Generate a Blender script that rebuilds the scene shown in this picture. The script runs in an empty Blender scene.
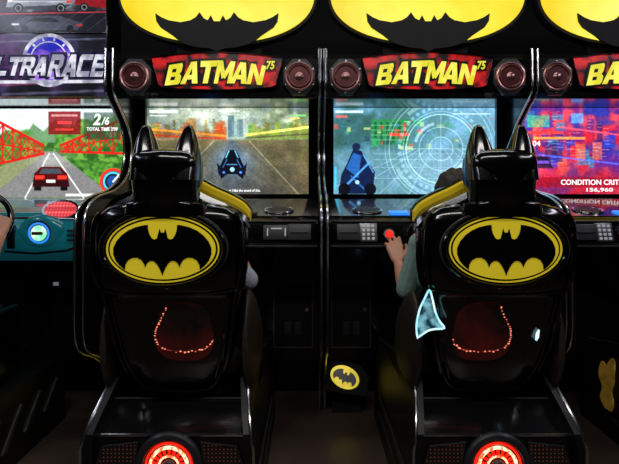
import bpy, bmesh, math, random
import numpy as np
from mathutils import Vector, Matrix
random.seed(4)
S = bpy.context.scene
try:
    S.view_settings.view_transform = 'Standard'
except Exception:
    pass

# ------------------------------------------------------------ materials
def lin(c):
    out = []
    for v in c[:3]:
        v = v / 255.0
        out.append(v / 12.92 if v <= 0.04045 else ((v + 0.055) / 1.055) ** 2.4)
    return tuple(out)

def mat(name, col, rough=0.4, metal=0.0, em=None, es=0.0, var=0.25, scale=12.0, bump=0.0, coat=0.0, col2=None):
    m = bpy.data.materials.new(name)
    m.use_nodes = True
    nt = m.node_tree
    b = nt.nodes['Principled BSDF']
    c = lin(col)
    tc = nt.nodes.new('ShaderNodeTexCoord')
    nz = nt.nodes.new('ShaderNodeTexNoise')
    nz.inputs['Scale'].default_value = scale
    nz.inputs['Detail'].default_value = 4
    nt.links.new(tc.outputs['Object'], nz.inputs['Vector'])
    cr = nt.nodes.new('ShaderNodeValToRGB')
    cr.color_ramp.elements[0].position = 0.35
    cr.color_ramp.elements[1].position = 0.65
    c0 = tuple(v * (1 - var) for v in c)
    c1 = lin(col2) if col2 else tuple(min(1, v * (1 + var)) for v in c)
    cr.color_ramp.elements[0].color = (*c0, 1)
    cr.color_ramp.elements[1].color = (*c1, 1)
    nt.links.new(nz.outputs['Fac'], cr.inputs['Fac'])
    nt.links.new(cr.outputs['Color'], b.inputs['Base Color'])
    b.inputs['Roughness'].default_value = rough
    b.inputs['Metallic'].default_value = metal
    if coat:
        b.inputs['Coat Weight'].default_value = coat
        b.inputs['Coat Roughness'].default_value = 0.06
    if em is not None:
        b.inputs['Emission Color'].default_value = (*lin(em), 1)
        b.inputs['Emission Strength'].default_value = es
    if bump:
        bp = nt.nodes.new('ShaderNodeBump')
        bp.inputs['Strength'].default_value = bump
        bp.inputs['Distance'].default_value = 0.01
        nt.links.new(nz.outputs['Fac'], bp.inputs['Height'])
        nt.links.new(bp.outputs['Normal'], b.inputs['Normal'])
    return m

def em_noise(name, ca, cb, es, scale, rough=0.3, lo=0.4, hi=0.6, vor=False):
    """glowing surface whose colour runs between two procedural tones"""
    m = bpy.data.materials.new(name); m.use_nodes = True
    nt = m.node_tree; b = nt.nodes['Principled BSDF']
    tc = nt.nodes.new('ShaderNodeTexCoord')
    if vor:
        nz = nt.nodes.new('ShaderNodeTexVoronoi'); out = nz.outputs['Distance']
        nz.inputs['Randomness'].default_value = 0.0
    else:
        nz = nt.nodes.new('ShaderNodeTexNoise'); out = nz.outputs['Fac']
        nz.inputs['Detail'].default_value = 5
    nz.inputs['Scale'].default_value = scale
    nt.links.new(tc.outputs['Object'], nz.inputs['Vector'])
    cr = nt.nodes.new('ShaderNodeValToRGB')
    cr.color_ramp.elements[0].position = lo; cr.color_ramp.elements[1].position = hi
    cr.color_ramp.elements[0].color = (*lin(ca), 1); cr.color_ramp.elements[1].color = (*lin(cb), 1)
    nt.links.new(out, cr.inputs['Fac'])
    nt.links.new(cr.outputs['Color'], b.inputs['Emission Color'])
    b.inputs['Emission Strength'].default_value = es
    b.inputs['Base Color'].default_value = (0.01, 0.01, 0.01, 1)
    b.inputs['Roughness'].default_value = rough
    return m

def mat_vcol(name, strength, rough=0.2):
    m = bpy.data.materials.new(name); m.use_nodes = True
    nt = m.node_tree; b = nt.nodes['Principled BSDF']
    a = nt.nodes.new('ShaderNodeAttribute'); a.attribute_name = 'Col'
    nt.links.new(a.outputs['Color'], b.inputs['Emission Color'])
    b.inputs['Emission Strength'].default_value = strength
    b.inputs['Base Color'].default_value = (0.006, 0.006, 0.006, 1)
    b.inputs['Roughness'].default_value = rough
    return m

M_BLK = mat('black_cabinet_paint', (15, 15, 17), 0.18, var=0.15, coat=0.3)
M_GLOSS = mat('glossy_black_plastic', (7, 7, 9), 0.12, var=0.2, coat=0.5)
M_SEAT = mat('seat_shell_black', (7, 7, 8), 0.17, var=0.2, coat=0.6)
M_MATTE = mat('matte_black', (14, 14, 15), 0.45, var=0.2)
M_DEEP = mat('deep_matte_black', (7, 7, 8), 0.75, var=0.2)
M_CUSH = mat('seat_cushion_vinyl', (48, 39, 34), 0.5, var=0.3, bump=0.2, scale=80)
M_CHROME = mat('chrome_trim', (230, 230, 235), 0.22, 1.0, var=0.06)
M_GREY = mat('grey_metal', (120, 120, 122), 0.35, 0.8, var=0.2)
M_DKGREY = mat('dark_grey_plastic', (46, 46, 50), 0.4, var=0.15)
M_YEL = mat('yellow_enamel', (240, 215, 45), 0.2, em=(232, 208, 48), es=0.36, var=0.12, scale=5, coat=.5)  # emission brightens the enamel as if well lit; the emblem is no lamp
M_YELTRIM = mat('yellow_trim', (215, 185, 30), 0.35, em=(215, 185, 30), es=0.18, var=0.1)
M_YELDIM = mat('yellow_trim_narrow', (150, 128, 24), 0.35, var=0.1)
M_TOPY = em_noise('backlit_yellow', (240, 208, 22), (255, 236, 70), 1.1, 2.2)
M_TOPB = mat('emblem_black', (5, 5, 6), 0.3, var=0.1)
M_LETY = em_noise('lettering_yellow', (225, 215, 40), (255, 245, 100), 1.05, 9)
M_KICKY = em_noise('kick_yellow', (205, 180, 30), (240, 215, 50), .85, 9)  # emission stands in for light falling on the kick emblem
M_MARQ = em_noise('marquee_red_backlit', (16, 4, 6), (210, 26, 30), 0.95, 11, lo=0.44, hi=0.60)
M_CONE = mat('speaker_cone', (100, 48, 46), 0.3, 0.4, var=0.25)
M_COPPER = mat('speaker_ring', (190, 140, 135), 0.3, 0.9, var=0.2)
M_REDEM = mat('red_glow', (200, 20, 10), 0.4, em=(255, 30, 12), es=1.3, var=0.05)
M_HOT = em_noise('hot_orange_glow', (255, 70, 30), (255, 190, 150), 3.0, 60)
M_REFDOT = mat('warm_reflection', (255, 190, 150), 0.4, em=(255, 140, 110), es=1.1, var=0.5, scale=60)  # points of reflected light on the seat back, given their own glow
M_REFLINE = em_noise('dim_red_reflection', (60, 8, 6), (190, 50, 34), .5, 40)  # reflected light line on the seat back, given its own glow
M_REDGL = em_noise('dark_red_glow', (5, 2, 2), (84, 16, 14), .40, 6, rough=.06, lo=.36, hi=.78)  # dark red parts, and the painted reflection on the seat back
M_GRILL = em_noise('perforated_glow', (215, 120, 80), (12, 6, 6), 0.6, 70, lo=0.22, hi=0.36, vor=True)
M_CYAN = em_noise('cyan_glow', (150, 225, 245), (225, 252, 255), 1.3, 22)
M_GREENW = em_noise('green_white_glow', (120, 230, 170), (235, 255, 240), 1.3, 22)
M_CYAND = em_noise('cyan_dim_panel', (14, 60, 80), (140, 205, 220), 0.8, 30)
M_BLUEEM = mat('blue_display', (30, 90, 200), 0.3, em=(40, 120, 230), es=1.4, var=0.3)
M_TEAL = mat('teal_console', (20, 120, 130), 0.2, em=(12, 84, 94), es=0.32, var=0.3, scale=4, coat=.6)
M_REDDISP = em_noise('red_dot_display', (255, 80, 80), (150, 12, 16), 1.8, 60, lo=0.25, hi=0.5, vor=True)
M_KEY = mat('keypad_key', (200, 200, 205), 0.4, em=(180, 180, 190), es=0.25, var=0.05)
M_TXTW = mat('screen_white', (250, 250, 250), 0.4, em=(250, 250, 250), es=1.2, var=0.02)
M_SCREEN = mat_vcol('screen_picture', 1.7)
M_PRINT = mat_vcol('printed_panel', 1.0, 0.25)
M_SKIN = mat('skin', (205, 148, 120), 0.5, var=0.08, scale=20)
M_SHIRTG = mat('grey_green_cotton', (145, 178, 168), 0.85, var=0.1, scale=60)
M_SHIRTW = mat('pale_grey_cotton', (190, 195, 214), 0.85, var=0.08, scale=60)
M_SHIRTK = mat('dark_cotton', (30, 31, 36), 0.85, var=0.1, scale=60)
M_PANTS = mat('dark_trousers', (14, 14, 18), 0.9, var=0.1, scale=60)
M_HAIR = mat('dark_hair', (26, 18, 14), 0.55, var=0.4, scale=60, bump=0.4)
M_EYE = mat('eye_white', (225, 225, 220), 0.2, var=0.02)
M_LIP = mat('lips', (150, 75, 70), 0.5, var=0.05)
M_PURP = em_noise('purple_enamel', (30, 34, 170), (165, 110, 235), 1.1, 6, rough=.1)
M_NAVY = mat('navy_outline', (20, 18, 46), 0.3, em=(26, 22, 66), es=0.4, var=0.2)
M_SILV = em_noise('silver_lettering', (150, 150, 172), (240, 240, 252), 1.0, 16, rough=.15)

# ------------------------------------------------------------ geometry helpers (verts, faces)
def bm_out(bm):
    bmesh.ops.recalc_face_normals(bm, faces=bm.faces)
    bm.verts.ensure_lookup_table()
    v = [tuple(x.co) for x in bm.verts]
    f = [tuple(q.index for q in x.verts) for x in bm.faces]
    bm.free()
    return v, f

def join(*gs):
    V, F = [], []
    for v, f in gs:
        n = len(V); V += list(v); F += [tuple(i + n for i in q) for q in f]
    return V, F

def xf(g, M):
    return [tuple(M @ Vector(p)) for p in g[0]], g[1]

def bevel(bm, b, seg=2):
    if b:
        bmesh.ops.bevel(bm, geom=[e for e in bm.edges], offset=b, segments=seg, affect='EDGES', profile=0.6, clamp_overlap=True)

def box(x0, x1, y0, y1, z0, z1, b=0.0, seg=2):
    bm = bmesh.new()
    bmesh.ops.create_cube(bm, size=1)
    for v in bm.verts:
        v.co = Vector(((x0 + x1) / 2 + v.co.x * (x1 - x0), (y0 + y1) / 2 + v.co.y * (y1 - y0), (z0 + z1) / 2 + v.co.z * (z1 - z0)))
    bevel(bm, b, seg)
    return bm_out(bm)

def prism(prof, x0, x1, b=0.0):
    bm = bmesh.new()
    A = [bm.verts.new((x0, p[0], p[1])) for p in prof]
    B = [bm.verts.new((x1, p[0], p[1])) for p in prof]
    bm.faces.new(A); bm.faces.new(list(reversed(B)))
    n = len(prof)
    for i in range(n):
        bm.faces.new((A[i], B[i], B[(i + 1) % n], A[(i + 1) % n]))
    bmesh.ops.recalc_face_normals(bm, faces=bm.faces)
    bevel(bm, b)
    return bm_out(bm)

def plate(pts, y0, y1, b=0.0):
    bm = bmesh.new()
    A = [bm.verts.new((p[0], y0, p[1])) for p in pts]
    B = [bm.verts.new((p[0], y1, p[1])) for p in pts]
    bm.faces.new(A); bm.faces.new(list(reversed(B)))
    n = len(pts)
    for i in range(n):
        bm.faces.new((A[i], B[i], B[(i + 1) % n], A[(i + 1) % n]))
    bevel(bm, b)
    return bm_out(bm)

def ellp(cx, cz, a, b, n=64, e=2.0):
    r = []
    for i in range(n):
        t = 2 * math.pi * i / n
        c, s = math.cos(t), math.sin(t)
        r.append((cx + a * math.copysign(abs(c) ** (2 / e), c), cz + b * math.copysign(abs(s) ** (2 / e), s)))
    return r

def ringplate(o, i, y0, y1):
    n = len(o); V = []; F = []
    for p in o: V.append((p[0], y0, p[1]))
    for p in i: V.append((p[0], y0, p[1]))
    for p in o: V.append((p[0], y1, p[1]))
    for p in i: V.append((p[0], y1, p[1]))
    for k in range(n):
        j = (k + 1) % n
        F += [(k, j, n + j, n + k), (2 * n + k, 3 * n + k, 3 * n + j, 2 * n + j), (k, 2 * n + k, 2 * n + j, j), (n + k, n + j, 3 * n + j, 3 * n + k)]
    return V, F

def loft(rings, cap=True):
    V = []; F = []
    n = len(rings[0])
    for r in rings: V += [tuple(p) for p in r]
    for k in range(len(rings) - 1):
        for i in range(n):
            j = (i + 1) % n
            F.append((k * n + i, k * n + j, (k + 1) * n + j, (k + 1) * n + i))
    if cap:
        F.append(tuple(reversed(range(n)))); F.append(tuple((len(rings) - 1) * n + i for i in range(n)))
    bm = bmesh.new()
    vs = [bm.verts.new(p) for p in V]
    for f in F:
        bm.faces.new([vs[i] for i in f])
    return bm_out(bm)

def frame(d):
    d = Vector(d).normalized()
    u = Vector((0, 0, 1)) if abs(d.z) < 0.9 else Vector((1, 0, 0))
    a = d.cross(u).normalized(); b = d.cross(a).normalized()
    return a, b

def tube(pts, rad, n=10, closed=False):
    pts = [Vector(p) for p in pts]
    if not hasattr(rad, '__len__'): rad = [rad] * len(pts)
    rings = []
    a = None
    for k, p in enumerate(pts):
        if closed: d = pts[(k + 1) % len(pts)] - pts[k - 1]
        else: d = pts[min(k + 1, len(pts) - 1)] - pts[max(k - 1, 0)]
        d.normalize()
        if a is None: a, b = frame(d)
        else:
            a = (a - d * a.dot(d)).normalized(); b = d.cross(a).normalized()
        rings.append([p + (a * math.cos(2 * math.pi * i / n) + b * math.sin(2 * math.pi * i / n)) * rad[k] for i in range(n)])
    if closed:
        V = []; F = []
        for r in rings: V += [tuple(p) for p in r]
        K = len(rings)
        for k in range(K):
            kk = (k + 1) % K
            for i in range(n):
                j = (i + 1) % n
                F.append((k * n + i, k * n + j, kk * n + j, kk * n + i))
        return V, F
    return loft(rings)

def cyl(c, ax, r, h, n=24, r2=None):
    c = Vector(c); ax = Vector(ax).normalized()
    r2 = r if r2 is None else r2
    return tube([c, c + ax * h], [r, r2], n)

def torus(c, ax, R, r, n=40, m=10, sx=1.0, sz=1.0):
    c = Vector(c); a, b = frame(ax)
    return tube([c + a * R * sx * math.cos(2 * math.pi * i / n) + b * R * sz * math.sin(2 * math.pi * i / n) for i in range(n)], r, m, True)

def ellip(c, rx, ry, rz, n=24, m=16):
    V = [(c[0], c[1], c[2] + rz)]; F = []
    for k in range(1, m):
        t = math.pi * k / m
        for i in range(n):
            p = 2 * math.pi * i / n
            V.append((c[0] + rx * math.sin(t) * math.cos(p), c[1] + ry * math.sin(t) * math.sin(p), c[2] + rz * math.cos(t)))
    V.append((c[0], c[1], c[2] - rz))
    for i in range(n):
        F.append((0, 1 + i, 1 + (i + 1) % n))
        F.append((len(V) - 1, 1 + (m - 2) * n + (i + 1) % n, 1 + (m - 2) * n + i))
    for k in range(m - 2):
        for i in range(n):
            j = (i + 1) % n
            F.append((1 + k * n + i, 1 + (k + 1) * n + i, 1 + (k + 1) * n + j, 1 + k * n + j))
    return V, F

def capsule(p0, p1, r0, r1, n=12):
    p0 = Vector(p0); p1 = Vector(p1); d = p1 - p0
    if d.length < 1e-5: d = Vector((0, 0, 1e-4))
    dn = d.normalized()
    P = []; R = []
    for t in (80, 55, 28): P.append(p0 - dn * r0 * math.sin(math.radians(t))); R.append(r0 * math.cos(math.radians(t)))
    P.append(p0); R.append(r0); P.append(p1); R.append(r1)
    for t in (28, 55, 80): P.append(p1 + dn * r1 * math.sin(math.radians(t))); R.append(r1 * math.cos(math.radians(t)))
    return tube(P, R, n)

def smooth_line(P, sub=6):
    P = [Vector(p) for p in P]; out = []
    for i in range(len(P) - 1):
        a = P[max(i - 1, 0)]; b = P[i]; c = P[i + 1]; d = P[min(i + 2, len(P) - 1)]
        for k in range(sub):
            t = k / sub
            out.append(0.5 * ((2 * b) + (c - a) * t + (2 * a - 5 * b + 4 * c - d) * t * t + (3 * b - a - 3 * c + d) * t ** 3))
    out.append(P[-1])
    return out

# ------------------------------------------------------------ objects
def root(name, loc, label, cat, group=None):
    o = bpy.data.objects.new(name, None)
    o.empty_display_size = 0.1
    o.location = loc
    S.collection.objects.link(o)
    o['label'] = label; o['category'] = cat
    if group: o['group'] = group
    return o

def mk(name, g, m, par=None, smooth=True, ang=35, label=None, cols=None):
    R = Vector((0, 0, 0)); q = par
    while q is not None:
        R = R + q.location; q = q.parent
    me = bpy.data.meshes.new(name)
    me.from_pydata([(p[0] - R.x, p[1] - R.y, p[2] - R.z) for p in g[0]], [], g[1])
    me.update()
    if smooth:
        me.polygons.foreach_set('use_smooth', [True] * len(me.polygons))
        try: me.set_sharp_from_angle(angle=math.radians(ang))
        except Exception: pass
    if cols is not None:
        at = me.color_attributes.new('Col', 'FLOAT_COLOR', 'POINT')
        at.data.foreach_set('color', np.asarray(cols, dtype=np.float32).ravel())
    me.materials.append(m)
    o = bpy.data.objects.new(name, me)
    S.collection.objects.link(o)
    if par is not None: o.parent = par
    if label: o['label'] = label
    return o

def text_geo(body, cx, cz, w, h, y, ext=0.002, off=0.0, shear=0.0, arch=0.0):
    cu = bpy.data.curves.new('lettering', 'FONT')
    cu.body = body; cu.size = 1.0; cu.offset = off; cu.shear = shear; cu.extrude = 0.01
    cu.resolution_u = 3
    o = bpy.data.objects.new('lettering_source', cu)
    S.collection.objects.link(o)
    dg = bpy.context.evaluated_depsgraph_get(); dg.update()
    me = bpy.data.meshes.new_from_object(o.evaluated_get(dg))
    V = [tuple(v.co) for v in me.vertices]; F = [tuple(p.vertices) for p in me.polygons]
    bpy.data.objects.remove(o); bpy.data.meshes.remove(me); bpy.data.curves.remove(cu)
    xs = [v[0] for v in V]; ys = [v[1] for v in V]
    x0, x1, y0, y1 = min(xs), max(xs), min(ys), max(ys)
    out = []
    for v in V:
        u = (v[0] - x0) / (x1 - x0) - 0.5; t = (v[1] - y0) / (y1 - y0) - 0.5
        out.append((cx + u * w, y - v[2] / 0.01 * ext, cz + t * h + arch * (1 - 4 * u * u)))
    return out, F

# stroke built block letters
LET = {
 'B': [[(0, 0), (.28, 0), (.28, 1), (0, 1)], [(0, .78), (.7, .78), (.85, 1), (0, 1)], [(0, .4), (.72, .4), (.72, .6), (0, .6)], [(0, 0), (.85, 0), (.7, .22), (0, .22)],
       [(.58, .0), (.85, .0), (.95, .12), (.95, .38), (.8, .5), (.58, .42)], [(.55, .58), (.8, .5), (.9, .64), (.9, .9), (.82, 1), (.55, 1)]],
 'A': [[(-.05, 0), (.27, 0), (.58, 1), (.36, 1)], [(.7, 0), (1.05, 0), (.72, 1), (.42, 1)], [(.2, .2), (.8, .2), (.75, .4), (.27, .4)]],
 'T': [[(-.02, .74), (1.0, .74), (1.05, 1), (-.07, 1)], [(.34, 0), (.66, 0), (.66, .8), (.34, .8)]],
 'M': [[(0, 0), (.25, 0), (.25, 1), (0, 1)], [(.85, 0), (1.1, 0), (1.1, 1), (.85, 1)], [(.0, 1), (.3, 1), (.66, .3), (.45, .2)], [(.8, 1), (1.1, 1), (.65, .2), (.44, .3)]],
 'N': [[(0, 0), (.27, 0), (.27, 1), (0, 1)], [(.7, 0), (.97, 0), (.97, 1), (.7, 1)], [(0, 1), (.3, 1), (.97, 0), (.67, 0)]],
 'U': [[(0, .1), (.25, .1), (.25, 1), (0, 1)], [(.75, .1), (1, .1), (1, 1), (.75, 1)], [(0, .15), (.12, 0), (.88, 0), (1, .15), (1, .24), (0, .24)]],
 'L': [[(0, 0), (.26, 0), (.26, 1), (0, 1)], [(0, 0), (.95, 0), (.95, .24), (0, .24)]],
 'R': [[(0, 0), (.26, 0), (.26, 1), (0, 1)], [(0, .76), (.9, .76), (.8, 1), (0, 1)], [(0, .38), (.85, .38), (.95, .5), (0, .58)], [(.7, .45), (.97, .5), (.97, .88), (.8, 1), (.7, .95)], [(.45, .42), (.75, .42), (1.02, 0), (.72, 0)]],
 'C': [[(0, .1), (.26, .1), (.26, .9), (0, .9)], [(0, .88), (.0, .76), (.97, .76), (.97, 1), (.12, 1)], [(0, .12), (.12, 0), (.97, 0), (.97, .24), (0, .24)]],
 'E': [[(0, 0), (.26, 0), (.26, 1), (0, 1)], [(0, .77), (.95, .77), (.95, 1), (0, 1)], [(0, .39), (.85, .39), (.85, .6), (0, .6)], [(0, 0), (.95, 0), (.95, .23), (0, .23)]],
}
def logo_word(word, cx, cz, w, h, y0, y1, grow=0.0, slant=0.12, arch=0.0, flare=0.10, gap=1.13):
    tot = len(word) * gap - .1
    gs = []
    for k, ch in enumerate(word):
        for n_, poly in enumerate(LET[ch]):
            mx = sum(p[0] for p in poly) / len(poly); my = sum(p[1] for p in poly) / len(poly)
            pts = []
            for (a, b) in poly:
                X = (k * gap + a + slant * (b - .5)) / tot - .5
                Z = b - .5
                hs = 1.0 + flare * (1 - abs(X) * 2)
                px = cx + X * w; pz = cz + Z * h * hs + arch * (1 - 4 * X * X)
                if grow:
                    qx = cx + ((k * gap + mx + slant * (my - .5)) / tot - .5) * w; qz = cz + (my - .5) * h + arch * (1 - 4 * X * X)
                    dx = px - qx; dz = pz - qz
                    px += math.copysign(grow, dx); pz += math.copysign(grow, dz)
                pts.append((px, pz))
            gs.append(plate(pts, y0 - n_ * .0001, y1))
    return join(*gs)

BATR = [(0, .30), (.03, .30), (.055, .375), (.085, .25), (.10, .19), (.15, .165), (.2, .19), (.245, .27), (.27, .36), (.275, .45), (.36, .44), (.5, .405), (.64, .34),
        (.76, .25), (.86, .13), (.915, 0), (.915, -.12), (.87, -.24), (.80, -.33), (.70, -.42), (.69, -.32), (.64, -.235), (.56, -.19), (.47, -.185), (.39, -.23),
        (.345, -.30), (.32, -.37), (.285, -.29), (.23, -.25), (.165, -.25), (.11, -.30), (.06, -.38), (.025, -.46), (0, -.53)]
def bat(cx, cz, a, sz=1.0):
    R = [(cx + p[0] * a, cz + p[1] * a * sz) for p in BATR]
    L = [(cx - p[0] * a, cz + p[1] * a * sz) for p in reversed(BATR[1:-1])]
    return R + L

# ------------------------------------------------------------ picture drawing (for flat screens / prints)
def vnoise(x, y, sc, seed):
    rs = np.random.RandomState(seed); g = rs.rand(64, 64)
    X = x / sc; Y = y / sc
    xi = np.floor(X).astype(int); yi = np.floor(Y).astype(int)
    fx = X - xi; fy = Y - yi; fx = fx * fx * (3 - 2 * fx); fy = fy * fy * (3 - 2 * fy)
    a = g[yi % 64, xi % 64]; b = g[yi % 64, (xi + 1) % 64]; c = g[(yi + 1) % 64, xi % 64]; d = g[(yi + 1) % 64, (xi + 1) % 64]
    return (a * (1 - fx) + b * fx) * (1 - fy) + (c * (1 - fx) + d * fx) * fy

class Pic:
    def __init__(s, W, H, nx, ny):
        s.W, s.H, s.nx, s.ny = W, H, nx, ny
        s.x, s.y = np.meshgrid(np.linspace(0, W, nx), np.linspace(0, H, ny))
        s.c = np.zeros((ny, nx, 3))
    def mix(s, m, col, a=1.0):
        m = np.clip(m, 0, 1)[..., None] * a
        s.c = s.c * (1 - m) + np.array(col, float) * m
    def rect(s, x0, y0, x1, y1, col, a=1.0, soft=.35):
        m = np.clip((s.x - x0) / soft + .5, 0, 1) * np.clip((x1 - s.x) / soft + .5, 0, 1) * np.clip((s.y - y0) / soft + .5, 0, 1) * np.clip((y1 - s.y) / soft + .5, 0, 1)
        s.mix(m, col, a)
    def poly(s, P, col, a=1.0):
        ins = np.zeros_like(s.x, bool); n = len(P)
        for i in range(n):
            x1, y1 = P[i]; x2, y2 = P[(i + 1) % n]
            if y1 == y2: continue
            c = ((y1 > s.y) != (y2 > s.y)) & (s.x < (x2 - x1) * (s.y - y1) / (y2 - y1) + x1)
            ins ^= c
        s.mix(ins.astype(float), col, a)
    def line(s, x1, y1, x2, y2, w, col, a=1.0):
        dx, dy = x2 - x1, y2 - y1; L = dx * dx + dy * dy + 1e-9
        t = np.clip(((s.x - x1) * dx + (s.y - y1) * dy) / L, 0, 1)
        d = np.hypot(s.x - x1 - t * dx, s.y - y1 - t * dy)
        s.mix(np.clip((w - d) / 0.5 + .5, 0, 1), col, a)
    def ring(s, cx, cy, r, w, col, a=1.0, e=1.0):
        d = np.abs(np.hypot(s.x - cx, (s.y - cy) * e) - r)
        s.mix(np.clip((w - d) / 0.5 + .5, 0, 1), col, a)
    def disc(s, cx, cy, r, col, a=1.0, soft=.5):
        d = np.hypot(s.x - cx, s.y - cy)
        s.mix(np.clip((r - d) / soft + .5, 0, 1), col, a)
    def glow(s, cx, cy, rx, ry, col, a=1.0):
        s.mix(np.exp(-((s.x - cx) / rx) ** 2 - ((s.y - cy) / ry) ** 2), col, a)
    def blobs(s, cols, sc, seed, a=1.0, mask=None, k=10, sy=1.0):
        rs = np.stack([vnoise(s.x, s.y * sy, sc, seed + i) + .4 * vnoise(s.x, s.y * sy, sc / 2.7, seed + 20 + i) for i in range(len(cols))])
        w = np.exp(k * rs); w /= w.sum(0)
        C = np.tensordot(np.moveaxis(w, 0, 2), np.array(cols, float), 1)
        m = np.full_like(s.x, a) if mask is None else mask * a
        s.c = s.c * (1 - m[..., None]) + C * m[..., None]
    def grain(s, amt, sc, seed):
        s.c = s.c * (1 + amt * (vnoise(s.x, s.y, sc, seed) - .5)[..., None] * 2)
    def geo(s, x0, x1, z0, z1, y):
        X = np.linspace(x0, x1, s.nx); Z = np.linspace(z1, z0, s.ny)
        XX, ZZ = np.meshgrid(X, Z)
        V = [(float(a), y, float(b)) for a, b in zip(XX.ravel(), ZZ.ravel())]
        F = []
        nx = s.nx
        for j in range(s.ny - 1):
            for i in range(nx - 1):
                k = j * nx + i
                F.append((k, k + nx, k + nx + 1, k + 1))
        c = np.clip(s.c, 0, 255) / 255.0
        l = np.where(c <= 0.04045, c / 12.92, ((c + 0.055) / 1.055) ** 2.4)
        A = np.concatenate([l, np.ones(l.shape[:2] + (1,))], 2)
        return (V, F), A.reshape(-1, 4)

NX, NY = 330, 182
def pic_night_race():
    p = Pic(160, 88, NX, NY)
    p.mix(np.ones_like(p.x), (112, 126, 116))
    p.blobs([(136, 150, 134), (86, 102, 98), (176, 184, 158), (92, 110, 70)], 12, 3, .85)
    p.glow(60, 8, 46, 9, (206, 216, 200), .8)
    p.glow(88, 22, 22, 14, (176, 202, 194), .8)
    rs = np.random.RandomState(5)
    for q in range(46):
        x = rs.rand() * 160; w = 2 + rs.rand() * 6; h = 6 + rs.rand() * 16
        if 74 < x < 98: continue
        left = x < 80
        c = (160 + rs.rand() * 60, 84 + rs.rand() * 36, 34) if left else (96 + rs.rand() * 60, 122 + rs.rand() * 50, 56)
        p.rect(x, 31 - h, x + w, 31, [v * (.4 + .65 * rs.rand()) for v in c], .6, 1.4)
        for j in range(int(h / 3)):
            if rs.rand() < .5: p.line(x + .5, 31 - h + 2 + j * 3, x + w * rs.rand(), 31 - h + 2 + j * 3, .3, (245, 210, 130), .5)
    p.rect(0, 24, 78, 33, (140, 80, 35), .5, 3); p.rect(100, 22, 160, 34, (120, 140, 60), .6, 3)
    p.line(0, 22, 78, 29, 1.0, (235, 135, 45), .95); p.line(0, 28, 78, 32, .9, (180, 52, 28), .9)
    p.line(98, 28, 160, 20, 1.2, (230, 220, 105), .95); p.line(98, 31, 160, 27, .8, (80, 80, 50), .9)
    p.rect(80, 8, 86, 30, (70, 95, 110), .8, 1); p.rect(89, 12, 95, 30, (82, 108, 118), .8, 1); p.rect(84, 14, 91, 30, (120, 150, 156), .5, 1)
    road = np.clip((p.y - 32) / 2.5, 0, 1)
    p.mix(road, (104, 98, 78))
    ang = np.arctan2(p.x - 84, np.maximum(p.y - 27, .1))
    st = vnoise(ang * 24 + 40, p.y * .25, 1.0, 8)
    st2 = vnoise(ang * 60 + 90, p.y * .15, 1.0, 18)
    p.mix(road * st, (62, 58, 46), .65); p.mix(road * st2, (140, 128, 100), .3)
    p.mix(road * np.clip(1 - np.abs(ang) / .9, 0, 1), (66, 84, 104), .7)
    p.mix(road * np.clip((np.abs(ang) - .9) / .3, 0, 1), (124, 106, 62), .6)
    p.blobs([(70, 80, 46), (120, 96, 56), (60, 60, 50)], 14, 66, .4, road * np.clip((np.abs(ang) - .6) / .3, 0, 1))
    p.mix(road * np.clip((p.y - 58) / 50, 0, 1), (42, 38, 34), .6)
    p.line(66, 34, 14, 88, .6, (185, 185, 170), .5); p.line(101, 34, 150, 88, .6, (180, 170, 130), .5)
    p.glow(84, 54, 20, 14, (105, 150, 190), .6)
    p.poly([(73, 73), (71, 62), (76, 51), (80, 43), (88, 43), (92, 51), (97, 62), (95, 73), (89, 68), (79, 68)], (8, 11, 24))
    p.poly([(71, 70), (69, 56), (75, 63)], (12, 16, 34)); p.poly([(97, 70), (99, 56), (93, 63)], (12, 16, 34))
    p.line(78, 51, 81, 44, .5, (110, 210, 250)); p.line(90, 51, 87, 44, .5, (110, 210, 250)); p.line(79, 58, 89, 58, .4, (90, 150, 200)); p.line(75, 61, 79, 53, .4, (60, 110, 180)); p.line(93, 61, 89, 53, .4, (60, 110, 180))
    p.disc(84.3, 63, 2.3, (150, 220, 255)); p.disc(76, 66, 1.3, (90, 140, 255)); p.disc(92.6, 66, 1.3, (90, 140, 255))
    p.rect(2, 2.5, 30, 5.5, (240, 245, 235), .85); p.rect(2, 7.5, 20, 9, (200, 210, 200), .8); p.rect(70, 2.5, 92, 4.6, (215, 222, 215), .7)
    p.line(142, 8, 157, 8, .8, (120, 230, 120), .8); p.line(142, 11, 150, 11, .7, (240, 220, 90), .8)
    p.grain(.12, 1.5, 77); p.grain(.16, 7, 78)
    return p

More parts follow.
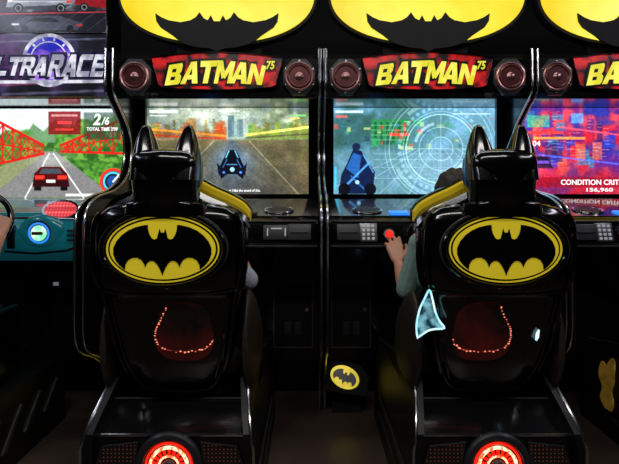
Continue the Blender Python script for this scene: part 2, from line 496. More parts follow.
def pic_hud():
    p = Pic(162, 88, NX, NY)
    p.mix(np.ones_like(p.x), (84, 124, 152))
    p.blobs([(66, 120, 140), (100, 156, 188), (58, 104, 100)], 18, 5, .9)
    p.mix(np.clip((p.x - 70) / 60, 0, 1), (122, 172, 206), .5)
    p.rect(0, 6, 40, 40, (36, 74, 68), .6, 6)
    p.rect(38, 12, 76, 38, (36, 128, 66), .8, 1)
    for k in range(6): p.rect(41 + 6 * k, 15, 43.6 + 6 * k, 36, (20, 70, 48), .75)
    for k in range(4): p.line(38, 18 + k * 5, 76, 18 + k * 5, .3, (150, 230, 150), .6)
    rs = np.random.RandomState(21)
    for q in range(54):
        x = rs.rand() * 156; y = 10 + rs.rand() * 30; w = 2 + rs.rand() * 7
        a = .65 if x < 90 else .35
        p.rect(x, y, x + w, y + 1 + rs.rand() * 5, [(220, 80, 60), (50, 160, 100), (200, 220, 130), (24, 60, 70), (60, 130, 160)][rs.randint(5)], a, .8)
    p.rect(56, 26, 76, 29, (235, 70, 55), .95); p.rect(70, 16, 73, 25, (215, 55, 65), .85)
    low = np.clip((p.y - 42) / 3, 0, 1)
    p.mix(low, (88, 128, 152), .75)
    p.blobs([(60, 100, 120), (110, 160, 180), (70, 120, 110)], 12, 88, .4, low)
    p.glow(108, 66, 50, 20, (160, 202, 222), .4)
    for k in range(9): p.line(106 + (k - 4) * 6, 42, 106 + (k - 4) * 30, 88, .3, (190, 232, 245), .45)
    for yy in (47, 53, 61, 72): p.line(40, yy, 162, yy, .3, (180, 226, 240), .4)
    cx, cy = 108, 42
    R = np.hypot(p.x - cx, p.y - cy); A = np.arctan2(p.y - cy, p.x - cx)
    for r, w, a in ((12, .25, .7), (22, .3, .6), (35, .5, .65), (38, .2, .7), (52, .35, .55), (56, .2, .5)):
        p.ring(cx, cy, r, w, (200, 250, 255), a)
    p.mix(((R > 40) & (R < 43.5) & (np.sin(A * 40) > 0)).astype(float), (160, 230, 248), .4)
    p.mix(((R > 46) & (R < 50) & (np.sin(A * 3 + 1) > .3)).astype(float), (190, 244, 255), .35)
    p.mix(((R > 25) & (R < 28) & (np.sin(A * 2) > .5)).astype(float), (220, 250, 255), .45)
    p.line(cx, 8, cx, 76, .2, (230, 252, 255), .6); p.line(72, cy, 146, cy, .2, (230, 252, 255), .6)
    p.poly([(5, 88), (8, 68), (14, 56), (20, 42), (28, 44), (35, 56), (42, 66), (39, 88)], (14, 28, 62))
    p.poly([(13, 62), (20, 46), (28, 49), (25, 72)], (34, 88, 160)); p.line(10, 82, 36, 56, 1.0, (80, 160, 235), .9); p.line(30, 48, 40, 66, .6, (90, 170, 240), .8)
    p.line(18, 70, 32, 84, .8, (50, 110, 190), .8); p.disc(23, 40, 4, (22, 34, 66)); p.disc(11, 83, 6, (8, 12, 22)); p.disc(37, 83, 6, (8, 12, 22)); p.disc(24, 76, 2, (160, 220, 255))
    p.rect(1, 60, 3, 84, (50, 190, 245)); p.rect(2, 3, 30, 5.5, (220, 240, 245), .8); p.rect(128, 76, 156, 83, (50, 130, 200), .7)
    p.rect(130, 78, 146, 79.5, (235, 248, 252), .9); p.rect(2, 8, 14, 10.5, (240, 100, 90), .8); p.rect(120, 6, 158, 7, (220, 250, 250), .7)
    p.grain(.08, 1.6, 79)
    return p

def pic_red_city():
    p = Pic(162, 88, NX, NY)
    p.mix(np.ones_like(p.x), (140, 30, 70))
    p.blobs([(200, 30, 44), (70, 34, 140), (225, 70, 80), (36, 50, 150)], 14, 9, .95)
    rs = np.random.RandomState(8)
    for q in range(90):
        x = rs.rand() * 162; w = 3 + rs.rand() * 10; y = 2 + rs.rand() * 50; h = 5 + rs.rand() * 18
        c = [(30, 64, 200), (225, 30, 44), (40, 130, 180), (70, 30, 130), (240, 110, 70), (24, 26, 90), (180, 30, 60)][rs.randint(7)]
        p.rect(x, y, x + w, y + h, c, .6, 1.0)
        for j in range(3): p.line(x + .5, y + 2 + j * 3.4, x + w * rs.rand(), y + 2 + j * 3.4, .3, (255, 200, 180), .45)
    p.rect(8, 8, 30, 20, (70, 200, 130), .6, 1); p.rect(52, 6, 64, 16, (90, 160, 250), .8, 1)
    p.mix(np.clip((p.y - 56) / 14, 0, 1), (150, 22, 46), .6)
    p.rect(0, 24, 44, 27, (255, 60, 60), .9); p.rect(14, 30, 66, 32.5, (255, 170, 70), .8); p.line(40, 20, 162, 36, .8, (255, 90, 110), .8); p.line(20, 48, 120, 60, .8, (90, 110, 255), .7)
    p.poly([(6, 62), (10, 50), (28, 50), (34, 62)], (28, 20, 50)); p.rect(11, 54, 30, 57, (110, 80, 200), .9)
    p.glow(20, 66, 18, 6, (240, 70, 120), .5)
    p.rect(0, 71, 162, 81, (140, 14, 34), .75)
    p.grain(.14, 1.8, 99)
    return p

def pic_day_race():
    p = Pic(161, 88, NX, NY)
    p.mix(np.ones_like(p.x), (204, 220, 222))
    p.mix(np.clip((p.y - 10) / 30, 0, 1), (220, 228, 220), .8)
    p.poly([(56, 32), (68, 14), (78, 22), (90, 10), (104, 22), (118, 32), (118, 42), (56, 42)], (94, 134, 92), .95)
    p.blobs([(68, 130, 46), (108, 160, 62), (36, 90, 30), (138, 176, 86)], 8, 11, .95, np.clip((p.y - (10 - (p.x - 96) * .16 + 8 * vnoise(p.x, p.y, 6, 2))) / 2, 0, 1) * np.clip((p.x - 88) / 3, 0, 1))
    p.blobs([(60, 122, 42), (100, 150, 58), (34, 80, 28)], 7, 71, .95, np.clip((p.y - (16 + 10 * vnoise(p.x, p.y * .2, 7, 5))) / 3, 0, 1) * np.clip((68 - p.x) / 6, 0, 1))
    p.blobs([(52, 114, 38), (100, 154, 56), (36, 82, 30)], 5, 13, 1.0, np.clip((p.y - 32) / 2, 0, 1))
    p.poly([(82, 42), (90, 42), (150, 88), (24, 88)], (116, 116, 116))
    p.poly([(82, 42), (24, 88), (0, 88), (0, 70), (76, 42)], (122, 130, 92))
    p.glow(86, 50, 20, 8, (190, 190, 186), .5)
    p.line(84, 44, 60, 88, .7, (225, 225, 225), .9); p.line(88, 44, 118, 88, .7, (225, 225, 225), .9)
    R = (196, 32, 24)
    p.line(0, -6, 78, 36, 1.4, R); p.line(0, 28, 76, 42, .9, R); p.line(0, 62, 78, 44, 1.4, R)
    xs = [78, 74, 69, 63, 56, 48, 38, 26, 12, -5]
    for k in range(len(xs) - 1):
        x, x2 = xs[k], xs[k + 1]
        t = (78 - x) / 78; t2 = (78 - x2) / 78
        p.line(x, 36 - 41 * t, x, 44 + 18 * t, .35 + .10 * k, R)
        p.line(x, 36 - 41 * t, x2, 43 - 14 * t2, .25 + .07 * k, (172, 28, 24)); p.line(x, 43 - 14 * t, x2, 36 - 41 * t2, .25 + .07 * k, (184, 38, 28))
        p.line(x, 43 - 14 * t, x2, 44 + 17 * t2, .25 + .06 * k, (172, 32, 26)); p.line(x, 44 + 18 * t, x2, 43 - 14 * t2, .25 + .06 * k, (172, 32, 26))
    p.line(95, 36, 161, 8, 1.3, R); p.line(95, 42, 161, 44, 1.2, R); p.line(95, 39, 161, 27, .6, R)
    for a, b in ((98, 102), (102, 107), (107, 114), (114, 123), (123, 134), (134, 147), (147, 161)):
        p.line(a, 35 - (a - 98) * .40, b, 43, .6, R); p.line(b, 35 - (b - 98) * .40, b, 43, .8, R); p.line(a, 43, b, 35 - (b - 98) * .40, .5, (170, 30, 26))
    p.blobs([(54, 110, 36), (88, 150, 54), (36, 78, 28)], 5, 33, .95, np.clip((p.y - (47 + (p.x - 96) * .10)) / 2, 0, 1) * np.clip((p.x - 96 - (p.y - 46) * 1.25) / 2, 0, 1))
    p.poly([(67, 77), (69, 64), (76, 57), (95, 57), (102, 64), (104, 77)], (76, 12, 14)); p.poly([(77, 59), (94, 59), (97, 64), (74, 64)], (60, 70, 80))
    p.rect(68, 71, 103, 77, (36, 8, 12), .9, .8)
    p.rect(70, 66, 79, 69.5, (255, 50, 36)); p.rect(92, 66, 101, 69.5, (255, 50, 36)); p.rect(81, 70, 90, 73, (225, 225, 225)); p.rect(69, 77, 76, 81, (12, 12, 12)); p.rect(95, 77, 102, 81, (12, 12, 12))
    p.rect(83, 2, 115, 25, (120, 16, 22), .85); p.rect(92, 12, 106, 14.5, (250, 60, 60)); p.rect(86, 5, 112, 7, (220, 160, 160), .8); p.rect(90, 19, 108, 21, (230, 60, 50), .8)
    p.rect(118, 3, 154, 30, (30, 50, 40), .6, 2)
    p.disc(147, 72, 13, (18, 22, 34), .9); p.ring(147, 72, 12, 1.4, (240, 50, 40)); p.ring(147, 72, 9, .9, (70, 200, 240)); p.disc(147, 72, 6, (24, 70, 140)); p.line(147, 72, 153, 65, .7, (255, 255, 255))
    p.rect(100, 84, 132, 86.5, (240, 240, 240), .8)
    p.grain(.08, 1.6, 5)
    return p

def pic_collage(W, H, seed):
    p = Pic(W, H, 300, 100)
    p.blobs([(44, 48, 58), (92, 96, 108), (20, 22, 28), (130, 130, 140), (66, 30, 40)], 18, seed)
    p.poly([(94, 33), (96, 24), (106, 20), (116, 12), (134, 10), (148, 18), (162, 24), (164, 32), (156, 35), (100, 36)], (150, 156, 168)); p.poly([(110, 20), (118, 14), (132, 12), (142, 19)], (16, 20, 30))
    p.poly([(94, 33), (164, 30), (156, 35), (100, 36)], (60, 64, 76)); p.line(96, 27, 162, 27, .4, (240, 242, 246), .8); p.disc(107, 34, 5.2, (8, 8, 10)); p.disc(152, 34, 5.2, (8, 8, 10)); p.ring(107, 34, 3, .5, (150, 150, 156)); p.ring(152, 34, 3, .5, (150, 150, 156)); p.rect(96, 25, 101, 27.5, (250, 245, 220)); p.rect(158, 26, 163, 28.5, (230, 50, 40))
    p.poly([(166, 30), (169, 20), (180, 13), (194, 13), (200, 18), (200, 34)], (150, 20, 30)); p.poly([(173, 20), (181, 15), (192, 15), (198, 20)], (20, 16, 22)); p.disc(177, 33, 4.5, (8, 8, 10)); p.ring(177, 33, 2.6, .5, (140, 140, 146)); p.line(168, 24, 200, 24, .5, (240, 120, 120), .7)
    p.poly([(0, 40), (W, 36), (W, H), (0, H)], (20, 20, 28), .9)
    p.poly([(100, 50), (114, 43), (150, 42), (176, 50), (170, 57), (104, 57)], (64, 66, 80)); p.poly([(116, 48), (124, 44), (144, 44), (152, 49)], (12, 14, 20)); p.disc(114, 56, 4, (8, 8, 10)); p.disc(162, 56, 4, (8, 8, 10)); p.rect(100, 50, 108, 52, (250, 240, 230), .9, 1); p.rect(168, 51, 175, 53, (230, 60, 50), .9, 1)
    p.line(0, 42, W, 38, .6, (210, 60, 72), .9); p.line(84, 12, 110, 0, 1.2, (210, 50, 60), .9); p.line(150, 8, 200, 0, .8, (200, 200, 210), .6)
    for k in range(6): p.line(90 + k * 18, 58, 120 + k * 18, 36, .25, (130, 130, 160), .5)
    p.grain(.14, 4, seed + 3)
    return p

# ------------------------------------------------------------ people
def hand_segs(w, d, n, s, c=(35, 40, 25), sc=1.0, thumb_fold=0.35):
    """w wrist, d pointing direction, n palm side, s thumb side"""
    w = Vector(w); d = Vector(d).normalized(); n = Vector(n); n = (n - d * n.dot(d)).normalized()
    s = Vector(s); s = (s - d * s.dot(d) - n * s.dot(n)).normalized()
    segs = []
    offs = (.029, .010, -.010, -.028); Ls = (.070, .078, .072, .056); kn = (.082, .086, .082, .074)
    for k in range(4):
        p = w + s * offs[k] * .55 * sc + d * .015 * sc
        q = w + s * offs[k] * sc + d * kn[k] * sc
        segs.append((p, q, .0145 * sc, .012 * sc, 0))
        cur = q; L = Ls[k] * sc; dd = d.copy(); r = .0090 * sc
        spread = (1.5 - k) * .07
        for j, fr in enumerate((.45, .31, .24)):
            a = math.radians(c[j] * (1 + .12 * (k - 1)))
            ax = d.cross(n)
            dd = (Matrix.Rotation(a, 3, ax) @ dd)
            step = (dd + s * spread).normalized()
            nx = cur + step * L * fr
            segs.append((cur, nx, r, r * .92, 0)); cur = nx; r *= .92
    b = w + d * .02 * sc + s * .018 * sc
    q1 = b + (d * .6 + s * .75 + n * .25).normalized() * .036 * sc
    q2 = q1 + (d * .85 + s * .35 + n * thumb_fold).normalized() * .032 * sc
    q3 = q2 + (d * .9 + s * .05 + n * (thumb_fold + .2)).normalized() * .025 * sc
    segs += [(b, q1, .013 * sc, .0115 * sc, 0), (q1, q2, .0108 * sc, .010 * sc, 0), (q2, q3, .0098 * sc, .0085 * sc, 0)]
    return segs

def person(label, head, shoulders, elbows, wrists, hands, pelvis, knees, feet, shirt, sleeve=0.5, sc=1.0, headr=1.0):
    base = Vector((pelvis[0], pelvis[1], pelvis[2] - .1))
    segs = []
    H = Vector(head); P = Vector(pelvis)
    shL, shR = Vector(shoulders[0]), Vector(shoulders[1])
    mid = (shL + shR) / 2
    neck = mid + (H - mid) * .35 + Vector((0, -.01, 0))
    for t, wd, r in ((0, .085, .1), (.35, .075, .095), (.65, .095, .1), (.88, .105, .085)):
        c = P.lerp(mid, t)
        segs.append((c + Vector((-wd * sc, 0, 0)), c + Vector((wd * sc, 0, 0)), r * sc, r * sc, 1 if t > 0 else 2))
    segs.append((P, mid, .105 * sc, .1 * sc, 1))
    segs.append((mid, neck, .06 * sc, .052 * sc, 1)); segs.append((neck, H, .05 * sc, .048 * sc, 0))
    for sh, el, wr, hd in ((shL, elbows[0], wrists[0], hands[0]), (shR, elbows[1], wrists[1], hands[1])):
        el = Vector(el); wr = Vector(wr)
        segs.append((mid.lerp(sh, .3), sh, .07 * sc, .056 * sc, 1))
        m = sh.lerp(el, sleeve)
        segs.append((sh, m, .053 * sc, .050 * sc, 1)); segs.append((m, el, .042 * sc, .037 * sc, 0 if sleeve < .95 else 1))
        fm = el.lerp(wr, .35)
        segs.append((el, fm, .037 * sc, .036 * sc, 0)); segs.append((fm, wr, .036 * sc, .023 * sc, 0))
        segs += hand_segs(wr, *hd)
    for sx, kn, ft in ((-1, knees[0], feet[0]), (1, knees[1], feet[1])):
        hp = P + Vector((sx * .085 * sc, .02, -.01)); kn = Vector(kn); ft = Vector(ft)
        segs.append((hp, kn, .085 * sc, .056 * sc, 2)); segs.append((kn, kn.lerp(ft, .4), .054 * sc, .052 * sc, 2)); segs.append((kn.lerp(ft, .4), ft, .052 * sc, .036 * sc, 2))
        segs.append((ft + Vector((0, -.03, -.015)), ft + Vector((0, .12 * sc, -.02)), .036 * sc, .03 * sc, 3))
    gs = [capsule(a, b, r0, r1) for a, b, r0, r1, _ in segs]
    k = headr
    gs.append(ellip(H + Vector((0, -.005, .015)) * k, .075 * k, .093 * k, .098 * k))
    gs.append(ellip(H + Vector((0, .02, -.05)) * k, .055 * k, .066 * k, .062 * k))
    gs.append(capsule(H + Vector((0, .082, .01)) * k, H + Vector((0, .103, -.02)) * k, .009 * k, .014 * k))
    for sx in (-1, 1): gs.append(ellip(H + Vector((sx * .077, -.005, -.01)) * k, .011 * k, .02 * k, .032 * k, 12, 8))
    g = join(*gs)
    me = bpy.data.meshes.new('tmp'); me.from_pydata(g[0], [], g[1]); me.update()
    o = bpy.data.objects.new('tmp', me); S.collection.objects.link(o)
    rm = o.modifiers.new('r', 'REMESH'); rm.mode = 'VOXEL'; rm.voxel_size = .0045; rm.adaptivity = 0
    sm = o.modifiers.new('s', 'SMOOTH'); sm.iterations = 3; sm.factor = .5
    dg = bpy.context.evaluated_depsgraph_get(); dg.update()
    m2 = bpy.data.meshes.new_from_object(o.evaluated_get(dg))
    bpy.data.objects.remove(o)
    n = len(m2.polygons)
    C = np.empty(n * 3); m2.polygons.foreach_get('center', C); C = C.reshape(-1, 3)
    allsegs = segs + [(H + Vector((0, 0, -.04)), H + Vector((0, 0, .05)), .09, .09, 0)]
    best = np.full(n, 1e9); idx = np.zeros(n, int)
    for a, b, r0, r1, mi in allsegs:
        a = np.array(a); b = np.array(b); d = b - a; L = d.dot(d) + 1e-9
        t = np.clip((C - a) @ d / L, 0, 1)
        ds = np.linalg.norm(C - a - t[:, None] * d, axis=1) - (r0 + (r1 - r0) * t)
        w = ds < best; best[w] = ds[w]; idx[w] = mi
    co = np.empty(len(m2.vertices) * 3); m2.vertices.foreach_get('co', co); co = co.reshape(-1, 3) - np.array(base)
    m2.vertices.foreach_set('co', co.ravel())
    for mm in (M_SKIN, shirt, M_PANTS, M_MATTE): m2.materials.append(mm)
    m2.polygons.foreach_set('material_index', idx.tolist()); m2.polygons.foreach_set('use_smooth', [True] * n)
    m2.update(); m2.name = 'person'
    ob = bpy.data.objects.new('person', m2); S.collection.objects.link(ob); ob.location = base
    ob['label'] = label; ob['category'] = 'person'
    hr = ellip(H + Vector((0, -.022, .028)) * k, .086 * k, .093 * k, .098 * k, 40, 28)
    V = []
    for p in hr[0]:
        v = Vector(p) - H
        nzz = 1 + .03 * math.sin(v.x * 160 + v.z * 40) + .02 * math.sin(v.y * 130)
        V.append(tuple(H + v * nzz))
    mk('hair', (V, hr[1]), M_HAIR, ob, ang=180)
    for sx in (-1, 1):
        mk('eye', ellip(H + Vector((sx * .03, .078, .012)) * k, .012 * k, .011 * k, .008 * k, 12, 8), M_EYE, ob, ang=180)
    mk('mouth', ellip(H + Vector((0, .083, -.055)) * k, .022 * k, .006 * k, .006 * k, 14, 8), M_LIP, ob, ang=180)
    return ob

# ------------------------------------------------------------ room shell
def struct(name, g, m):
    o = mk(name, g, m, None, smooth=False); o['kind'] = 'structure'; return o
M_FLOOR = mat('polished_dark_floor', (84, 71, 62), 0.28, var=0.3, scale=3, bump=0.05)
M_WALL = mat('dark_wall_paint', (16, 14, 16), 0.9, var=0.2, scale=4)
M_CEIL = mat('black_ceiling_tiles', (14, 14, 15), 0.9, var=0.2, scale=6)
struct('floor', box(-4, 4, -2.5, 3.9, -.1, 0), M_FLOOR)
struct('ceiling', box(-4, 4, -2.5, 3.9, 3.1, 3.2), M_CEIL)
struct('wall_back', box(-4, 4, 3.8, 3.9, 0, 3.1), M_WALL)
struct('wall_left', box(-4.1, -4, -2.5, 3.9, 0, 3.1), M_WALL)
struct('wall_right', box(4, 4.1, -2.5, 3.9, 0, 3.1), M_WALL)
struct('wall_near', box(-4, 4, -2.6, -2.5, 0, 3.1), M_WALL)

# ------------------------------------------------------------ cabinet
FRONT = [(2.66, 2.10), (2.655, 1.98), (2.66, 1.86), (2.76, 1.78), (2.90, 1.66), (2.93, 1.52), (2.86, 1.38), (2.68, 1.30), (2.45, 1.26), (2.33, 1.18), (2.31, 1.0), (2.31, .8), (2.31, .6), (2.36, .49), (2.52, .40), (2.68, .28), (2.76, .12), (2.78, 0)]
FL = [(p.x, p.y) for p in smooth_line([(a, b, 0) for a, b in FRONT], 4)]
DASH = [(3.0, 1.255), (2.86, 1.245), (2.66, 1.205), (2.46, 1.165), (2.415, 1.135), (2.385, 1.03), (2.40, 1.005), (2.50, .985), (2.765, .975), (3.0, .975)]
BODY = [(3.25, 0), (3.06, 0), (3.06, .16), (2.77, .30), (2.77, .97), (3.07, .97), (3.07, 1.83), (2.73, 1.83), (2.705, 1.86), (2.70, 2.05), (2.73, 2.09), (3.25, 2.09)]

def on_dash_face(cx, x, t, out=0.0):
    a = Vector((cx + x, 2.385, 1.03)); b = Vector((cx + x, 2.415, 1.135))
    o = a.lerp(b, t); zz = (b - a).normalized(); xx = Vector((1, 0, 0)); yy = zz.cross(xx).normalized()
    M = Matrix((xx, yy, zz)).transposed().to_4x4(); M.translation = o - yy * out
    return M
def on_dash_top(cx, x, y):
    a = Vector((0, 2.46, 1.165)); b = Vector((0, 2.66, 1.205))
    o = a.lerp(b, (y - 2.46) / .2); o.x = cx + x
    zz = (b - a).normalized(); xx = Vector((1, 0, 0)); yy = zz.cross(xx).normalized()
    M = Matrix((xx, yy, zz)).transposed().to_4x4(); M.translation = o
    return M

def side_panels(r, cx, hw):
    for sx in (-1, 1):
        x0, x1 = (cx + sx * (hw - .02), cx + sx * hw)
        sp = mk('side_panel', prism(FL + [(3.25, 0), (3.25, 2.10)], min(x0, x1), max(x0, x1)), M_BLK, r, smooth=False)
        mk('edge_trim', tube([(((x0 + x1) / 2), a - .003, b) for a, b in FL], .0058, 8), M_CHROME, sp, label='chrome edge trim strip')

def wheel(r, cx, cz=1.09, cy=2.30, R=.155):
    w = mk('steering_wheel', join(torus((0, 0, 0), (0, 1, 0), R, .015, 48, 12, 1, .9),
            box(-R, R, -.01, .01, -.018, .018, .006), plate([(-.05, -.05), (.05, -.05), (.07, .04), (.03, .055), (0, .03), (-.03, .055), (-.07, .04)], -.02, .02, .004),
            box(-.016, .016, -.01, .01, -R * .9, 0, .005)), M_GLOSS, r)
    M = Matrix.Translation((cx, cy, cz)) @ Matrix.Rotation(math.radians(-18), 4, 'X')
    R0 = Vector(r.location)
    for v in w.data.vertices:
        v.co = (M @ (v.co + R0)) - R0
    mk('steering_column', tube([(cx, cy + .02, cz - .005), (cx, 2.42, cz - .03)], [.022, .03], 16), M_DKGREY, r)

def bat_cabinet(cx, pic, label, caps, kick=True):
    r = root('arcade_cabinet', (cx, 2.95, 0), label, 'arcade game cabinet', 'row of matching racing cabinets')
    mk('cabinet_body', prism(BODY, cx - .574, cx + .574), M_BLK, r, smooth=False)
    side_panels(r, cx, .595)
    d = mk('dashboard', prism(DASH, cx - .572, cx + .572, .006), M_GLOSS, r, ang=25)
    mk('trim_strip', box(cx - .565, cx + .565, 2.374, 2.39, 1.012, 1.02, .002), M_GREY, d)
    mk('trim_strip', box(cx - .565, cx + .565, 2.404, 2.42, 1.137, 1.143, .002), M_GREY, d)
    z0, z1 = 1.274, 1.842
    mk('bezel', ringplate([(cx - .572, z0 - .02), (cx + .572, z0 - .02), (cx + .572, z1 + .0), (cx - .572, z1 + .0)][::1], [(cx - .52, z0), (cx + .52, z0), (cx + .52, z1 - .012), (cx - .52, z1 - .012)], 3.0, 3.068), M_GLOSS, r, smooth=False)
    g, cols = pic.geo(cx - .52, cx + .52, z0, z1 - .01, 3.03)
    sc = mk('screen', g, M_SCREEN, r, smooth=False, cols=cols, label='lit flat game screen')
    for (t, px, pz, w, h, m) in caps:
        mk('caption', text_geo(t, cx + px, pz, w, h, 3.026, .001, .012), m, sc, smooth=False)
    pts = [(cx - .372, 2.050), (cx - .34, 2.054), (cx - .2, 2.070), (cx, 2.082), (cx + .2, 2.070), (cx + .34, 2.054), (cx + .372, 2.050), (cx + .362, 2.00), (cx + .346, 1.95), (cx + .335, 1.90), (cx + .31, 1.888), (cx + .2, 1.878), (cx, 1.872), (cx - .2, 1.878), (cx - .31, 1.888), (cx - .335, 1.90), (cx - .346, 1.95), (cx - .362, 2.00)]
    mp = mk('marquee_panel', plate(pts, 2.682, 2.72), M_MARQ, r, smooth=False, label='backlit mottled red and black marquee panel')
    for gw, y0, y1, m, nm, lb in ((.015, 2.6765, 2.68, M_TOPB, 'marquee_lettering_outline', None), (0, 2.672, 2.6755, M_LETY, 'marquee_lettering', 'slanted yellow block lettering')):
        mk(nm, logo_word('BATMAN', cx - .01, 1.952, .55, .112, y0, y1, gw, slant=.30, arch=.020, flare=.18, gap=1.05), m, mp, smooth=False, label=lb)
    mk('marquee_number_plate', box(cx + .272, cx + .336, 2.676, 2.68, 1.978, 2.042, .0), M_TOPB, mp, smooth=False)
    mk('marquee_number', text_geo('75', cx + .304, 2.010, .050, .048, 2.674, .001, .03, .2), M_LETY, mp, smooth=False)
    mk('marquee_frame', ringplate([(cx + (p[0] - cx) * 1.02, 1.97 + (p[1] - 1.97) * 1.08) for p in pts], pts, 2.674, 2.72), M_GLOSS, r, smooth=False)
    for sx in (-1, 1):
        x = cx + sx * .468; z = 1.945
        sp = mk('speaker', join(plate([(x + .100 * math.cos(math.radians(22.5 + 45 * k)) * 1.0, z + .112 * math.sin(math.radians(22.5 + 45 * k))) for k in range(8)], 2.675, 2.71, .006)), M_DKGREY, r)
        mk('speaker_ring', torus((x, 2.67, z), (0, 1, 0), .076, .010, 48, 10), M_COPPER, sp, label='copper toned speaker ring')
        cone = loft([[(x + rr * math.cos(2 * math.pi * i / 32), yy, z + rr * math.sin(2 * math.pi * i / 32)) for i in range(32)] for rr, yy in ((.07, 2.662), (.062, 2.656), (.055, 2.662), (.03, 2.672), (.006, 2.673))])
        mk('speaker_cone', cone, M_CONE, sp)
        mk('dust_cap', ellip((x, 2.668, z), .027, .016, .027), M_COPPER, sp, ang=180)
        for k in range(6):
            a = math.radians(30 + 60 * k)
            mk('screw', cyl((x + .090 * math.cos(a), 2.675, z + .090 * math.sin(a)), (0, -1, 0), .005, .004, 8), M_CHROME, sp)
    # topper: yellow oval with a dark silhouette in its lower middle
    tz = 2.425
    tp = mk('topper_sign', plate(ellp(cx, tz, .57, .30, 72, 2.3), 2.69, 2.76), M_DEEP, r, smooth=False)
    mk('topper_support', box(cx - .25, cx + .25, 2.74, 2.8, 2.05, 2.3, .01), M_DEEP, tp)
    mk('topper_face', plate(ellp(cx, tz, .555, .285, 72, 2.25), 2.680, 2.69), M_TOPY, tp, smooth=False, label='backlit yellow oval face')
    k = .00574
    hp = [(0, 23), (3, 23), (6, 17), (9, 22), (13, 20), (17, 14), (21, 19), (26, 22), (36, 24), (48, 22), (55, 19), (61, 15), (60, 23), (56, 29), (50, 33), (44, 37), (38, 42), (30, 46), (18, 49), (7, 50), (0, 53)]
    hp = [(a, 1.3 + (190 - b) * k) for a, b in hp]
    P = [(cx + a * k, z) for a, z in hp] + [(cx - a * k, z) for a, z in reversed(hp[1:-1])]
    mk('topper_emblem', plate(P, 2.668, 2.679), M_DEEP, tp, smooth=False, label='black bat silhouette')
    # dash items
    for sx in (-1, 1):
        M = on_dash_top(cx, sx * .36, 2.56)
        v = mk('vent', xf(torus((0, -.006, 0), (0, 1, 0), .075, .008, 40, 8, 1, .8), M), M_CHROME, d)
        sl = [box(-.062, .062, -.012, 0, -.045 + q * .018 - .004, -.045 + q * .018 + .004, .001) for q in range(6)]
        mk('vent_grille', xf(join(*sl), M), M_GREY, v, smooth=False)
        M = on_dash_top(cx, sx * .2, 2.5)
        mk('display', xf(box(-.05, .05, -.012, 0, -.03, .03, .003), M), M_BLUEEM if sx < 0 else M_REDGL, d)
        M = on_dash_face(cx, sx * .475, .5)
        mk('card_reader', xf(join(box(-.06, .06, -.02, 0, -.042, .042, .006), box(-.045, .045, -.026, -.018, -.006, .004, .001)), M), M_DKGREY, d)
    M = on_dash_face(cx, .36, .5)
    c = mk('coin_slot_plate', xf(box(-.07, .07, -.012, 0, -.038, .038, .004), M), M_DKGREY, d)
    mk('coin_slot', xf(join(box(-.05, -.044, -.016, -.01, -.02, .02), box(.04, .046, -.016, -.01, -.02, .02), box(-.03, .025, -.015, -.01, .015, .022)), M), M_KEY, c, smooth=False)
    M = on_dash_face(cx, -.375, .5)
    kp = mk('keypad', xf(box(-.045, .045, -.012, 0, -.048, .048, .004), M), M_GREY, d)
    for i in range(3):
        for j in range(4):
            mk('keypad_key', xf(box(-.031 + i * .024, -.017 + i * .024, -.017, -.01, -.04 + j * .0215, -.026 + j * .0215, .002), M), M_KEY, kp)
    M = on_dash_face(cx, -.268, .42)
    bt = mk('start_button', xf(join(cyl((0, 0, 0), (0, -1, 0), .028, .008, 24)), M), M_GREY, d)
    mk('button_cap', xf(cyl((0, -.008, 0), (0, -1, 0), .02, .007, 24, .017), M), M_REDEM, bt, label='lit red button cap')
    wheel(r, cx)
    for sx in (-1, 1):
        x = cx + sx * .43
        cd = mk('coin_door', box(x - .11, x + .11, 2.755, 2.775, .38, .76, .006), M_MATTE, r)
        mk('door_rim', ringplate([(x - .116, .374), (x + .116, .374), (x + .116, .766), (x - .116, .766)], [(x - .11, .38), (x + .11, .38), (x + .11, .76), (x - .11, .76)], 2.752, 2.775), M_GREY, cd, smooth=False)
        mk('coin_return', join(box(x - .05, x - .01, 2.745, 2.76, .45, .53, .003), box(x + .01, x + .05, 2.745, 2.76, .45, .53, .003)), M_DKGREY, cd)
        mk('lock', cyl((x + .08, 2.757, .6), (0, -1, 0), .011, .01, 16), M_CHROME, cd)
    if kick:
        kx = cx - .470
        MT = Matrix.Translation((kx, 2.74, .20)) @ Matrix.Rotation(math.radians(-34), 4, 'X') @ Matrix.Rotation(math.radians(9), 4, 'Y')
        kpl = mk('kick_plate', xf(plate([(-.105, -.085), (.13, -.08), (.14, .03), (.08, .09), (-.085, .10), (-.108, .05)], -.014, .02, .003), MT), M_DEEP, r)
        mk('kick_bracket', prism([(2.74, 0), (2.76, .07), (2.85, .12), (3.0, .12), (3.0, 0)], kx - .07, kx + .10), M_DEEP, kpl, smooth=False)
        Mk = MT @ Matrix.Translation((0, 0, .005)) @ Matrix.Rotation(math.radians(14), 4, 'Y')
        mk('kick_emblem_oval', xf(plate(ellp(0, 0, .086, .062, 40), -.020, -.012), Mk), M_KICKY, kpl, smooth=False, label='yellow oval')
        mk('kick_emblem_bat', xf(plate(bat(0, 0, .076, 1.12), -.023, -.020), Mk), M_TOPB, kpl, smooth=False, label='black bat silhouette')
    return r

